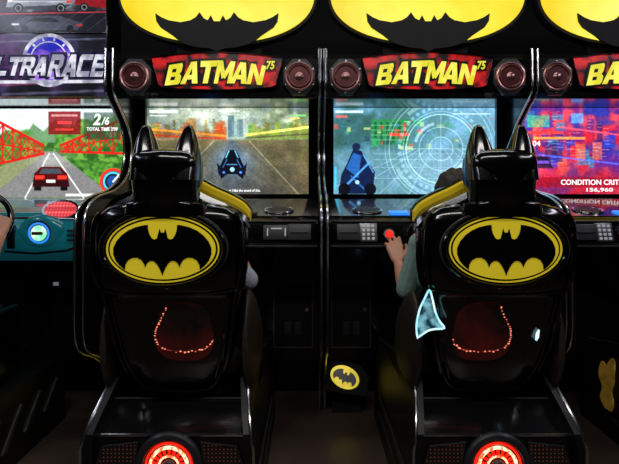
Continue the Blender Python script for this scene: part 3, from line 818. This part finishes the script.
# ------------------------------------------------------------ chair
SZ = np.array([.520, .545, .590, .66, .76, .86, .915, .935, 1.00, 1.08, 1.15, 1.19, 1.215, 1.235, 1.25])
SW = np.array([.145, .168, .192, .216, .235, .247, .254, .270, .277, .280, .279, .272, .258, .235, .20])
SR = np.array([1.82, 1.805, 1.785, 1.755, 1.735, 1.715, 1.703, 1.680, 1.672, 1.668, 1.668, 1.671, 1.678, 1.69, 1.705])
SD = np.array([.08, .095, .11, .115, .12, .12, .12, .12, .12, .12, .12, .115, .11, .095, .08])
EXP = 3.6
def seat_y(x, z):
    w = np.interp(z, SZ, SW); yr = np.interp(z, SZ, SR); dp = np.interp(z, SZ, SD)
    t = min(abs(x) / w, .999)
    return yr + dp - dp * (1 - t ** EXP) ** (1 / EXP)

def seat(cx, mirror, label, blade=False, yellow_side=False):
    r = root('racing_chair', (cx, 2.1, 0), label, 'arcade racing chair', 'row of matching racing chairs')
    base = mk('pedestal', prism([(1.74, .02), (1.74, .395), (1.86, .475), (2.7, .42), (2.7, .02)], cx - .287, cx + .287), M_BLK, r, smooth=False)
    CH = [(1.715, 0), (1.70, .36), (1.71, .41), (1.76, .465), (1.87, .555), (1.93, .56), (2.3, .52), (2.70, .455), (2.72, .43), (2.72, 0)]
    def lean(b, sx, z): return b - sx * .050 * max(0, (z - .34)) / .22
    for sx in (-1, 1):
        a, b = cx + sx * .290, cx + sx * .318
        g = prism(CH, min(a, b), max(a, b))
        g = ([(lean(v[0], sx, v[2]), v[1], v[2]) for v in g[0]], g[1])
        ck = mk('pedestal_side', g, M_MATTE, base, smooth=False)
        mk('edge_trim', tube([(lean(b, sx, p[1]), p[0], p[1]) for p in CH[:8]], .0064, 8), M_CHROME, ck, label='chrome edge trim strip')
        for bz in (.40, .30, .20):
            mk('bolt', ellip((cx + sx * .304, 1.708, bz - .02), .006, .004, .006, 12, 8), M_CHROME, ck, ang=180)
        for q in range(2):
            z = .10 + q * .09
            mk('side_slot', prism([(1.85, z), (1.87, z + .03), (2.5, z + .02), (2.52, z - .005)], b - .002 if sx > 0 else b - .004, b + .004 if sx > 0 else b + .002), M_DKGREY, ck, smooth=False)
    if yellow_side:
        b = cx - .318
        P = smooth_line([(2.44, .15, 0), (2.42, .20, 0), (2.44, .25, 0), (2.42, .31, 0), (2.43, .39, 0), (2.46, .42, 0), (2.49, .37, 0), (2.53, .38, 0), (2.54, .30, 0), (2.51, .25, 0), (2.53, .19, 0), (2.49, .15, 0), (2.44, .15, 0)], 3)[:-1]
        g = prism([(q.x, q.y) for q in P], b - .010, b)
        g = ([(lean(v[0], -1, v[2]), v[1], v[2]) for v in g[0]], g[1])
        mk('side_decal', g, mat('yellow_brown_decal', (180, 140, 50), .5, em=(150, 115, 40), es=.16, var=.8, scale=22), base, smooth=False, label='yellow and brown patterned side decal')
    mk('rear_trim', tube([(cx - .285, 1.737, .395), (cx + .285, 1.737, .395)], .005, 8), M_CHROME, base)
    mk('deck_trim', tube([(cx - .25, 1.855, .478), (cx + .25, 1.855, .478)], .004, 8), M_GREY, base)
    tx, tz = cx, .288
    tb = mk('turbine', join(torus((tx, 1.728, tz), (0, 1, 0), .106, .018, 56, 10)), M_DKGREY, base, label='round turbine exhaust with red glow')
    mk('turbine_outer_ring', torus((tx, 1.722, tz), (0, 1, 0), .084, .004, 56, 10), M_REDEM, tb, label='glowing red ring')
    mk('turbine_inner_ring', torus((tx, 1.722, tz), (0, 1, 0), .068, .006, 56, 10), M_HOT, tb, label='glowing orange ring')
    mk('turbine_core_ring', torus((tx, 1.722, tz), (0, 1, 0), .036, .004, 40, 10), M_HOT, tb, label='small glowing orange ring')
    bl = []
    for q in range(18):
        a = 2 * math.pi * q / 18
        bl.append(xf(plate([(-.003, .038), (.004, .038), (.007, .062), (-.004, .062)], -.004, .002), Matrix.Translation((tx, 1.724, tz)) @ Matrix.Rotation(a, 4, 'Y') @ Matrix.Rotation(.35, 4, 'Z')))
    mk('turbine_blades', join(*bl), M_REDEM, tb, smooth=False)
    mk('turbine_backplate', cyl((tx, 1.737, tz), (0, -1, 0), .1, .005, 48), M_REDGL, tb)
    mk('turbine_hub', join(ellip((tx, 1.722, tz), .026, .02, .026)), M_DKGREY, tb, ang=180)
    for sx in (-1, 1):
        P = [(cx + sx * .118, .37), (cx + sx * .245, .355), (cx + sx * .272, .28), (cx + sx * .25, .12), (cx + sx * .16, .12), (cx + sx * .14, .2)]
        gr = mk('rear_grille', plate(P, 1.733, 1.74), M_GRILL, base, smooth=False, label='perforated grille lit from inside')
        mk('grille_frame', tube([(p[0], 1.732, p[1]) for p in P], .005, 8, True), M_DKGREY, gr)
    mk('seat_mount', loft([[(cx + w * math.copysign(abs(math.cos(t)) ** .6, math.cos(t)), 1.98 + dpt * math.copysign(abs(math.sin(t)) ** .6, math.sin(t)), z) for t in [2 * math.pi * i / 32 for i in range(32)]] for w, dpt, z in ((.19, .14, .42), (.17, .12, .47), (.16, .11, .535))]), M_DEEP, r, ang=50)
    # shell: upper shell steps out over a recessed lower section
    N = 64; rings = []
    for w, z, yr, dp in zip(SW, SZ, SR, SD):
        rg = []
        for i in range(N):
            t = 2 * math.pi * i / N; c, s = math.cos(t), math.sin(t)
            rg.append((cx + w * math.copysign(abs(c) ** (2 / EXP), c), yr + dp + dp * math.copysign(abs(s) ** (2 / EXP), s), z))
        rings.append(rg)
    dense = []
    K = len(rings)
    for k in range(K - 1):
        for q in range(3):
            t = q / 3
            dense.append([tuple(Vector(b).lerp(Vector(c), t)) for b, c in zip(rings[k], rings[k + 1])])
    dense.append(rings[-1])
    sh = mk('seat_back', loft(dense), M_SEAT, r, ang=60)
    mk('seat_cushion', loft([[(cx + w * math.copysign(abs(math.cos(t)) ** .6, math.cos(t)), 2.16 + dpt * math.copysign(abs(math.sin(t)) ** .6, math.sin(t)), z) for t in [2 * math.pi * i / 40 for i in range(40)]] for w, dpt, z in ((.17, .17, .46), (.20, .20, .48), (.205, .205, .51), (.18, .18, .54))]), M_CUSH, r, ang=50)
    for sx in (-1, 1):
        rg = []
        for yy, zc, hz, hx in ((1.79, .70, .10, .012), (1.83, .70, .17, .024), (1.90, .69, .21, .032), (2.0, .67, .19, .036), (2.10, .64, .15, .036), (2.2, .60, .11, .030), (2.3, .55, .06, .018)):
            x = cx + sx * (.272 if yy < 2.15 else .256)
            rg.append([(x + hx * math.cos(2 * math.pi * i / 24), yy, zc + hz * math.sin(2 * math.pi * i / 24)) for i in range(24)])
        mk('side_bolster', loft(rg), M_CUSH, r, ang=60)
        mk('shell_rim', tube(smooth_line([(cx + sx * (np.interp(z, SZ, SW) - .012), np.interp(z, SZ, SR) + .030, z) for z in (.60, .70, .80, .90, 1.0, 1.1, 1.18, 1.215)], 3), .009, 10), M_GLOSS, sh)
        # raised vertical seam flanking the lower recess
        mk('panel_seam', tube([(cx + sx * xx, seat_y(xx, z) - .003, z) for xx, z in ((.150, .57), (.178, .66), (.200, .76), (.214, .86), (.220, .905))], .005, 8), M_SEAT, sh)
    mk('panel_seam', tube([(cx + x, seat_y(x, .938 - .012 * (1 - (x / .26) ** 2)) - .003, .938 - .012 * (1 - (x / .26) ** 2)) for x in np.linspace(-.25, .25, 24)], .005, 8), M_SEAT, sh)
    def surfpanel(xs_fn, zs, out, nx=14):
        V = []; F = []
        for z in zs:
            a, b = xs_fn(z)
            for i in range(nx):
                x = a + (b - a) * i / (nx - 1)
                V.append((cx + x, seat_y(x, z) - out, z))
        for j in range(len(zs) - 1):
            for i in range(nx - 1):
                k = j * nx + i
                F.append((k, k + 1, k + nx + 1, k + nx))
        m = len(V); V += [(v[0], v[1] + out + .01, v[2]) for v in V]
        F += [tuple(q + m for q in reversed(f)) for f in F]
        nz = len(zs)
        for i in range(nx - 1):
            F.append((i, i + m, i + 1 + m, i + 1)); b0 = (nz - 1) * nx
            F.append((b0 + i, b0 + i + 1, b0 + i + 1 + m, b0 + i + m))
        for j in range(nz - 1):
            F.append((j * nx, (j + 1) * nx, (j + 1) * nx + m, j * nx + m)); c0 = nx - 1
            F.append((j * nx + c0, j * nx + c0 + m, (j + 1) * nx + c0 + m, (j + 1) * nx + c0))
        return V, F
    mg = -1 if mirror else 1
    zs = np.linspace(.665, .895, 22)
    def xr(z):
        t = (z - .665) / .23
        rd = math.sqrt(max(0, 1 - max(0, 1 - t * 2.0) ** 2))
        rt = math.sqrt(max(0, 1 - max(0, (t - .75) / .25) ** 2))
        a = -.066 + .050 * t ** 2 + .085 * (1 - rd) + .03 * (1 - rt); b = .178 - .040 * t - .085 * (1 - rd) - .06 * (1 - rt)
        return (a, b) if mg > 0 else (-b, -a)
    wn = mk('reflection_panel', surfpanel(xr, zs, .004), M_REDGL, sh, ang=40, label='soft red reflection in the glossy shell, built as a glowing panel')  # lamp reflections in the shell, modelled as glowing panel, line and dots
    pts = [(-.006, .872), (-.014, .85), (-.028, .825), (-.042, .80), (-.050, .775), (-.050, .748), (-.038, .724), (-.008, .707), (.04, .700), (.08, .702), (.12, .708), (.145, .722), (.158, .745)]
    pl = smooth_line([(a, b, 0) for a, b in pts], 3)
    mk('reflection_line', tube([(cx + q.x * mg, seat_y(q.x * mg, q.y) - .0045, q.y) for q in pl], .0024, 8), M_REFLINE, wn, label='dim curved red reflection, built as a glowing line')
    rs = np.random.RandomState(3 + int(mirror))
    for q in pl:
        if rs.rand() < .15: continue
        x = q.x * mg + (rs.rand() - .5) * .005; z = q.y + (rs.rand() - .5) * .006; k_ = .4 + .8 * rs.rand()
        mk('reflection_dot', ellip((cx + x, seat_y(x, z) - .0070, z), .0038 * k_, .002, .0026 * k_, 8, 6), M_REFDOT, wn, ang=180)  # glowing beads stand in for reflected points of light
    # emblem
    ez = 1.092; y = 1.668
    ep = mk('emblem_plate', plate(ellp(cx, ez, .218, .134), y - .012, y + .03, .003), M_GLOSS, sh)
    mk('emblem_rim', torus((cx, y - .012, ez), (0, 1, 0), .216, .009, 72, 10, 1, .615), M_SEAT, ep, label='thick black raised rim')
    mk('emblem_rim_line', ringplate(ellp(cx, ez, .229, .143), ellp(cx, ez, .226, .140), y - .012, y + .004), M_GREY, ep, label='thin grey metal line')
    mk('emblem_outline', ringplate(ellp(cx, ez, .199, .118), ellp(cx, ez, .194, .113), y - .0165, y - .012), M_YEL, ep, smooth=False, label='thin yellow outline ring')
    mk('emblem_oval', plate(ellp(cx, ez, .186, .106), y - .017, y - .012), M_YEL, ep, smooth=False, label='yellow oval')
    mk('emblem_bat', plate(bat(cx, ez + .004, .188, .97), y - .021, y - .017), M_TOPB, ep, smooth=False, label='black bat silhouette')
    for q in range(10):
        a = 2 * math.pi * (q + .5) / 10
        mk('screw', cyl((cx + .206 * math.cos(a), y - .012, ez + .124 * math.sin(a)), (0, -1, 0), .0032, .003, 8), M_CHROME, ep)
    for sx in (-1, 1):
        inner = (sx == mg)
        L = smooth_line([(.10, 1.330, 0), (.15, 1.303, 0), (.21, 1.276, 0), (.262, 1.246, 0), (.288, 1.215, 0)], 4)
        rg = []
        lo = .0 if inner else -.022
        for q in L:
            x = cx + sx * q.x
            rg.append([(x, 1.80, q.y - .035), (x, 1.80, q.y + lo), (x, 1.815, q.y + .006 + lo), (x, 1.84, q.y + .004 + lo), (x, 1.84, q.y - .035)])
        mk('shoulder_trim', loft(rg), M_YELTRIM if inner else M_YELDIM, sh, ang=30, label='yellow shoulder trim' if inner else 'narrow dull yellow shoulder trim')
        rg = []
        for q in L:
            x = cx + sx * q.x
            rg.append([(x, 1.70 + .05 * (q.x / .288) ** 2, q.y - .05), (x, 1.71 + .05 * (q.x / .288) ** 2, q.y - .028), (x, 1.80, q.y - .022), (x, 1.80, q.y - .06)])
        mk('shoulder_slope', loft(rg), M_SEAT, sh, ang=30)
        rg = []
        for q in L:
            x = cx + sx * q.x
            rg.append([(x, 1.84, q.y - .04), (x, 1.84, q.y + .012), (x, 1.86, q.y + .016), (x, 1.88, q.y + .01), (x, 1.88, q.y - .04)])
        mk('shoulder_pad', loft(rg), M_SEAT, sh, ang=30)
    # cowl headrest: boxy block standing on a collar, clear break above the shoulders
    prof = [(1.205, .150, .075), (1.235, .146, .080), (1.252, .140, .082), (1.258, .118, .080), (1.268, .117, .084), (1.30, .117, .090), (1.33, .119, .095), (1.36, .121, .098), (1.39, .122, .099), (1.412, .120, .096), (1.428, .113, .088), (1.440, .094, .072), (1.447, .055, .044)]
    rg = []
    yc = 1.715
    NN = 64
    for z, w, dp in prof:
        ring = []
        for i in range(NN):
            t = 2 * math.pi * i / NN
            c, s = math.cos(t), math.sin(t)
            ridge = .009 * math.exp(-(c / .18) ** 2) * (1 if s < 0 else 0) * (1 if z > 1.255 else 0)
            ring.append((cx + w * math.copysign(abs(c) ** .62, c), yc + dp * math.copysign(abs(s) ** .62, s) - ridge, z))
        rg.append(ring)
    hd = mk('headrest', loft(rg), M_SEAT, r, ang=50, label='cowl shaped headrest with two pointed ears')
    for sx in (-1, 1):
        rg = []
        for t in (0, .08, .16, .25, .35, .45, .55, .65, .75, .84, .92, .97, 1):
            z = 1.335 + .202 * t
            out = .124 - .036 * t ** 2.8
            inn = .010 + .056 * t ** 1.7
            c0 = (out + inn) / 2; hw = max((out - inn) / 2, .004); hd_ = .086 * (1 - t) ** .7 + .006
            if t == 1: hw *= .45; hd_ *= .6
            rg.append([(cx + sx * (c0 + hw * math.copysign(abs(math.cos(a)) ** .7, math.cos(a))), yc - .010 + hd_ * math.sin(a) + .006 * t, z) for a in [2 * math.pi * i / 28 for i in range(28)]])
        mk('headrest_ear', loft(rg), M_SEAT, hd, ang=60)
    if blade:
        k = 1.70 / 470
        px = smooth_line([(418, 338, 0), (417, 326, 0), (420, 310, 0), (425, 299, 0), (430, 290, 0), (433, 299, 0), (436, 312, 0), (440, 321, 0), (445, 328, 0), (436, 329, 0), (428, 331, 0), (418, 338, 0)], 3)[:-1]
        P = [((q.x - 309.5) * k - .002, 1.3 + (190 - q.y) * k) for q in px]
        sl = mk('side_glow', plate(P, 1.700, 1.715), M_CYAND, sh, smooth=False, label='curved translucent blade with glowing cyan edge')
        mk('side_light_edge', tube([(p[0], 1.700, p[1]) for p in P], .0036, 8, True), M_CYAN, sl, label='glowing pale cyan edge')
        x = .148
        mk('side_glow', plate([(cx + x - .003, .745), (cx + x + .005, .758), (cx + x + .008, .785), (cx + x, .772)], seat_y(x, .765) - .014, seat_y(x, .765)), M_CYAN, sh)  # small sliver is a reflection on the shell, modelled as a glowing piece
    return r

XC = .074
C1, C2, C3 = XC - .6, XC + .6, XC + 1.8
T1, T2, T3 = C1 + .010, C2 + .016, C3 + .016
bat_cabinet(C1, pic_night_race(), 'black racing cabinet with yellow bat topper, showing dark road race', [("I don't believe I like the sound of this.", .06, 1.298, .30, .018, M_TXTW)])
bat_cabinet(C2, pic_hud(), 'black racing cabinet with yellow bat topper, showing blue targeting rings', [])
bat_cabinet(C3, pic_red_city(), 'black racing cabinet with yellow bat topper, showing red city scene', [("CONDITION CRITICAL", -.02, 1.350, .47, .034, M_TXTW), ("156,960", -.005, 1.30, .17, .028, M_TXTW), ("2:04", -.43, 1.60, .085, .035, M_TXTW)], kick=False)
seat(T1, False, 'black moulded racing chair with eared headrest and yellow oval emblem')
seat(T2, True, 'black moulded racing chair with cyan side light and yellow oval emblem', blade=True)
seat(T3, True, 'black moulded racing chair with yellow patterned pedestal side', yellow_side=True)

# ------------------------------------------------------------ race cabinet with teal console
def teal_cabinet():
    cx = -1.705; hw = .562
    r = root('arcade_cabinet', (cx, 2.95, 0), 'racing cabinet with teal console, silver lettered header and car artwork', 'arcade game cabinet')
    mk('cabinet_body', prism(BODY, cx - hw + .02, cx + hw - .02), M_BLK, r, smooth=False)
    side_panels(r, cx, hw)
    d = mk('dashboard', prism([(3.0, 1.25), (2.8, 1.24), (2.58, 1.205), (2.49, 1.18), (2.44, 1.15), (2.41, 1.10), (2.40, 1.05), (2.405, 1.0), (2.43, .96), (2.52, .92), (2.765, .90), (2.765, .975), (3.0, .975)], cx - hw + .022, cx + hw - .022, .008), M_TEAL, r, ang=40, label='teal moulded console')
    z0, z1 = 1.25, 1.82
    g, cols = pic_day_race().geo(cx - .52, cx + .53, z0, z1, 3.03)
    mk('bezel', ringplate([(cx - .54, z0 - .02), (cx + .54, z0 - .02), (cx + .54, z1 + .01), (cx - .54, z1 + .01)], [(cx - .52, z0), (cx + .53, z0), (cx + .53, z1), (cx - .52, z1)], 3.0, 3.068), M_GLOSS, r, smooth=False)
    sc = mk('screen', g, M_SCREEN, r, smooth=False, cols=cols, label='lit flat game screen')
    mk('caption', text_geo('2', cx + .335, 1.755, .05, .075, 3.026, .001, .03, .2), M_TXTW, sc, smooth=False)
    mk('caption', text_geo('/6', cx + .39, 1.745, .05, .05, 3.026, .001, .02, .2), M_TXTW, sc, smooth=False)
    mk('caption', text_geo("TOTAL TIME 2'09", cx + .37, 1.693, .20, .024, 3.026, .001, .02), M_TXTW, sc, smooth=False)
    # header
    p = Pic(200, 62, 200, 62)
    p.mix(np.ones_like(p.x), (24, 24, 34)); p.blobs([(28, 28, 42), (14, 14, 22), (54, 50, 86), (80, 52, 96)], 26, 66)
    p.line(0, 54, 200, 46, 1, (160, 80, 120), .7); p.line(0, 10, 200, 4, .8, (120, 120, 150), .7); p.line(90, 60, 200, 56, 1.2, (110, 112, 140), .6); p.grain(.2, 5, 6)
    g, cols = p.geo(cx - .54, cx + .54, 1.835, 2.19, 2.69)
    hd = mk('header_panel', g, M_PRINT, r, smooth=False, cols=cols, label='dark printed header panel')
    mk('header_box', box(cx - .545, cx + .545, 2.695, 2.9, 1.835, 2.53, .005), M_BLK, r)
    g, cols = pic_collage(200, 60, 7).geo(cx - .54, cx + .54, 2.20, 2.525, 2.69)
    mk('artwork_panel', g, M_PRINT, r, smooth=False, cols=cols, label='grey and red car artwork panel')
    tx = -1.485; tz = 2.01
    ex = tx + .0; ez = tz + .03
    mk('emblem_ring', torus((ex, 2.68, ez), (0, 1, 0), .142, .010, 56, 10), M_SILV, hd, label='silver ring')
    mk('emblem_disc', plate(ellp(ex, ez, .138, .138, 48), 2.678, 2.688), M_PURP, hd, smooth=False, label='glossy blue purple disc')
    mk('emblem_ring', torus((ex, 2.676, ez), (0, 1, 0), .104, .003, 56, 10), M_SILV, hd, label='silver ring')
    for q in range(12):
        a = math.radians(15 + q * 30)
        mk('emblem_tick', plate([(ex + .112 * math.cos(a - .05), ez + .112 * math.sin(a - .05)), (ex + .128 * math.cos(a - .03), ez + .128 * math.sin(a - .03)), (ex + .128 * math.cos(a + .03), ez + .128 * math.sin(a + .03)), (ex + .112 * math.cos(a + .05), ez + .112 * math.sin(a + .05))], 2.674, 2.679), M_SILV, hd, smooth=False)
    for gw, y0, y1, m, nm in ((.015, 2.670, 2.674, M_NAVY, 'header_lettering_outline'), (.0, 2.664, 2.668, M_SILV, 'header_lettering')):
        mk(nm, join(logo_word('ULTRA', tx - .185, tz - .008, .36, .105, y0, y1, gw, .42, flare=.0, gap=1.10), logo_word('RACE', tx + .170, tz - .004, .315, .125, y0, y1, gw, .42, flare=.0, gap=1.10)), m, hd, smooth=False, label='slanted silver lettering' if gw == 0 else None)
    mk('header_underline', plate([(tx - .36, tz - .088), (tx + .33, tz - .083), (tx + .30, tz - .098), (tx - .36, tz - .103)], 2.672, 2.685), M_SILV, hd, smooth=False)
    # console items
    MD = Matrix.Translation((-1.30, 2.475, 1.190)) @ Matrix.Rotation(math.radians(-22), 4, 'X')
    mk('dot_display', xf(plate(ellp(0, 0, .085, .045, 40), -.020, .0), MD), M_REDDISP, d, smooth=False, label='red dot display')
    mk('display_frame', xf(ringplate(ellp(0, 0, .098, .056, 40), ellp(0, 0, .085, .045, 40), -.022, .006), MD), M_GLOSS, d, smooth=False)
    gx, gz = -1.375, 1.085
    pod = mk('button_pod', loft([[(gx + w * math.cos(2 * math.pi * i / 40), yy, gz + h * math.sin(2 * math.pi * i / 40)) for i in range(40)] for w, h, yy in ((.125, .088, 2.425), (.115, .080, 2.405), (.085, .070, 2.395), (.070, .064, 2.392))]), M_TEAL, d, ang=60, label='rounded teal button pod')
    bt = mk('start_button', cyl((gx, 2.40, gz), (0, -1, -.1), .060, .012, 40), M_DKGREY, pod)
    mk('button_ring', torus((gx, 2.386, gz - .004), (0, 1, .1), .050, .005, 40, 8), M_BLUEEM, bt, label='blue lit ring')
    mk('button_cap', ellip((gx, 2.386, gz - .004), .040, .012, .040), M_GREENW, bt, ang=180, label='green white lit cap')
    mk('button_arrow', plate([(gx - .026, gz - .012), (gx + .026, gz - .012), (gx + .026, gz + .004), (gx - .026, gz + .004)], 2.368, 2.376), M_REDGL, bt, smooth=False)
    mk('console_inset', box(-1.54, -1.505, 2.390, 2.412, 1.0, 1.12, .004), M_GLOSS, d)
    mk('console_groove', tube([(-1.56, 2.408, .985), (-1.40, 2.402, .975), (-1.24, 2.402, .99), (-1.17, 2.398, 1.02)], .006, 8), M_GLOSS, d)
    mk('console_groove', tube([(-1.56, 2.443, 1.155), (-1.45, 2.443, 1.155), (-1.22, 2.437, 1.150), (-1.17, 2.425, 1.13)], .006, 8), M_GLOSS, d)
    for q in range(3):
        mk('console_vent', box(-1.235, -1.165, 2.388, 2.41, 1.04 + q * .024, 1.05 + q * .024, .002), M_DKGREY, d)
    wheel(r, -1.615, 1.14, 2.28, .165)
    cd = mk('coin_door', box(-1.52, -1.25, 2.755, 2.775, .4, .8, .006), M_MATTE, r)
    mk('lock', cyl((-1.45, 2.757, .68), (0, -1, 0), .014, .01, 16), M_CHROME, cd)
    mk('coin_slot', box(-1.5, -1.47, 2.748, 2.757, .74, .76, .002), M_KEY, cd)
    return r
teal_cabinet()

def plain_seat():
    cx = -1.68
    r = root('racing_chair', (cx, 2.1, 0), 'black racing chair on scuffed dark pedestal with pale streaks', 'arcade racing chair')
    p = mk('pedestal', prism([(1.6, 0), (1.6, .34), (1.66, .39), (2.6, .36), (2.68, .30), (2.68, 0)], cx - .29, cx + .29, .008), M_MATTE, r, ang=25)
    for q in range(4):
        mk('side_stripe', prism([(1.95 + q * .17, .08 + .02 * q), (1.98 + q * .17, .08 + .02 * q), (2.12 + q * .16, .26), (2.10 + q * .16, .27)], cx + .288, cx + .294), M_GREY, p, smooth=False)
    mk('seat_cushion', box(cx - .22, cx + .22, 1.88, 2.3, .38, .52, .04, 4), M_SEAT, r)
    mk('side_bolster', box(cx + .20, cx + .25, 1.84, 2.34, .42, .74, .024, 4), M_SEAT, r)
    mk('side_bolster', box(cx - .25, cx - .20, 1.84, 2.34, .42, .74, .024, 4), M_SEAT, r)
    rg = []
    for z, w, yr, dp in ((.45, .2, 1.74, .07), (.6, .235, 1.71, .08), (.8, .25, 1.68, .08), (1.0, .25, 1.66, .07), (1.12, .22, 1.66, .06), (1.22, .15, 1.66, .05), (1.36, .13, 1.67, .045), (1.42, .1, 1.68, .03)):
        rg.append([(cx + w * math.copysign(abs(math.cos(t)) ** .6, math.cos(t)), yr + dp + dp * math.copysign(abs(math.sin(t)) ** .6, math.sin(t)), z) for t in [2 * math.pi * i / 40 for i in range(40)]])
    mk('seat_back', loft(rg), M_SEAT, r, ang=60)
plain_seat()

# ------------------------------------------------------------ people
def grip(sx, t=0):
    return ((-.15 * sx, .35, .8), (-sx * .55, .85, -.2), (-sx * .5, -.3, .4), (55, 70, 45), .9, .7)
person('seated child in pale grey shirt holding steering wheel',
       (C1, 1.995, 1.215), ((C1 - .14, 1.99, 1.03), (C1 + .15, 1.99, 1.03)),
       ((C1 - .215, 2.06, .86), (C1 + .264, 2.03, .91)), ((C1 - .165, 2.235, 1.045), (C1 + .165, 2.235, 1.045)),
       (grip(-1), grip(1)), (C1, 2.03, .65), ((C1 - .12, 2.38, .73), (C1 + .12, 2.38, .73)), ((C1 - .12, 2.50, .50), (C1 + .12, 2.50, .50)),
       M_SHIRTW, .97, .90, .86)
person('seated person in grey-green shirt pressing lit red button',
       (C2 - .065, 1.99, 1.275), ((C2 - .20, 2.0, 1.07), (C2 + .12, 2.0, 1.07)),
       ((C2 - .255, 2.04, .86), (C2 + .24, 2.08, .9)), ((C2 - .247, 2.262, .955), (C2 + .165, 2.235, 1.045)),
       (((-.10, .62, .78), (.1, .8, -.62), (1, 0, 0), (8, 26, 20), 1.06, .15), grip(1)),
       (C2, 2.04, .66), ((C2 - .12, 2.42, .74), (C2 + .12, 2.42, .74)), ((C2 - .12, 2.54, .50), (C2 + .12, 2.54, .50)),
       M_SHIRTG, .94, .96, .93)
ux = -1.615
person('seated person in dark shirt gripping steering wheel',
       (ux - .05, 1.96, 1.27), ((ux - .21, 1.97, 1.08), (ux + .13, 1.97, 1.08)),
       ((ux - .27, 2.08, .90), (ux + .21, 2.04, .98)), ((ux - .18, 2.20, 1.09), (ux + .182, 2.19, 1.10)),
       (grip(-1), grip(1)), (ux - .06, 2.03, .63), ((ux - .19, 2.42, .66), (ux - .0, 2.42, .66)), ((ux - .19, 2.54, .42), (ux - .0, 2.54, .42)),
       M_SHIRTK, .5, .95, .97)

# ------------------------------------------------------------ lights
def area(name, loc, rot, sx, sy, e, col=(1, 1, 1)):
    l = bpy.data.lights.new(name, 'AREA'); l.shape = 'RECTANGLE'; l.size = sx; l.size_y = sy; l.energy = e; l.color = col
    o = bpy.data.objects.new(name, l); o.location = loc; o.rotation_euler = [math.radians(a) for a in rot]
    S.collection.objects.link(o); return o
area('added_fill_light', (0, .3, 3.05), (20, 0, 0), 2.4, .2, 24, (1, .96, .92))  # unseen area lights, added for emblem brightness and highlights on glossy seats
area('added_fill_light', (-.1, 2.2, 3.05), (0, 0, 0), 3.5, .15, 12, (.9, .93, 1))
area('added_fill_light', (-2.8, 1.2, 2.9), (0, -45, 0), .25, 1.5, 11, (.75, .8, 1))
area('added_fill_light', (2.8, 1.2, 2.9), (0, 45, 0), .25, 1.5, 11, (.9, .88, 1))

w = bpy.data.worlds.new('world'); S.world = w; w.use_nodes = True
w.node_tree.nodes['Background'].inputs[0].default_value = (.010, .010, .014, 1)

cam = bpy.data.cameras.new('camera'); co = bpy.data.objects.new('camera', cam)
cam.sensor_width = 36; cam.lens = 470 / 619 * 36; cam.shift_y = -42 / 619; cam.clip_start = .05
co.location = (0, 0, 1.3); co.rotation_euler = (math.radians(90), 0, 0)
S.collection.objects.link(co); S.camera = co
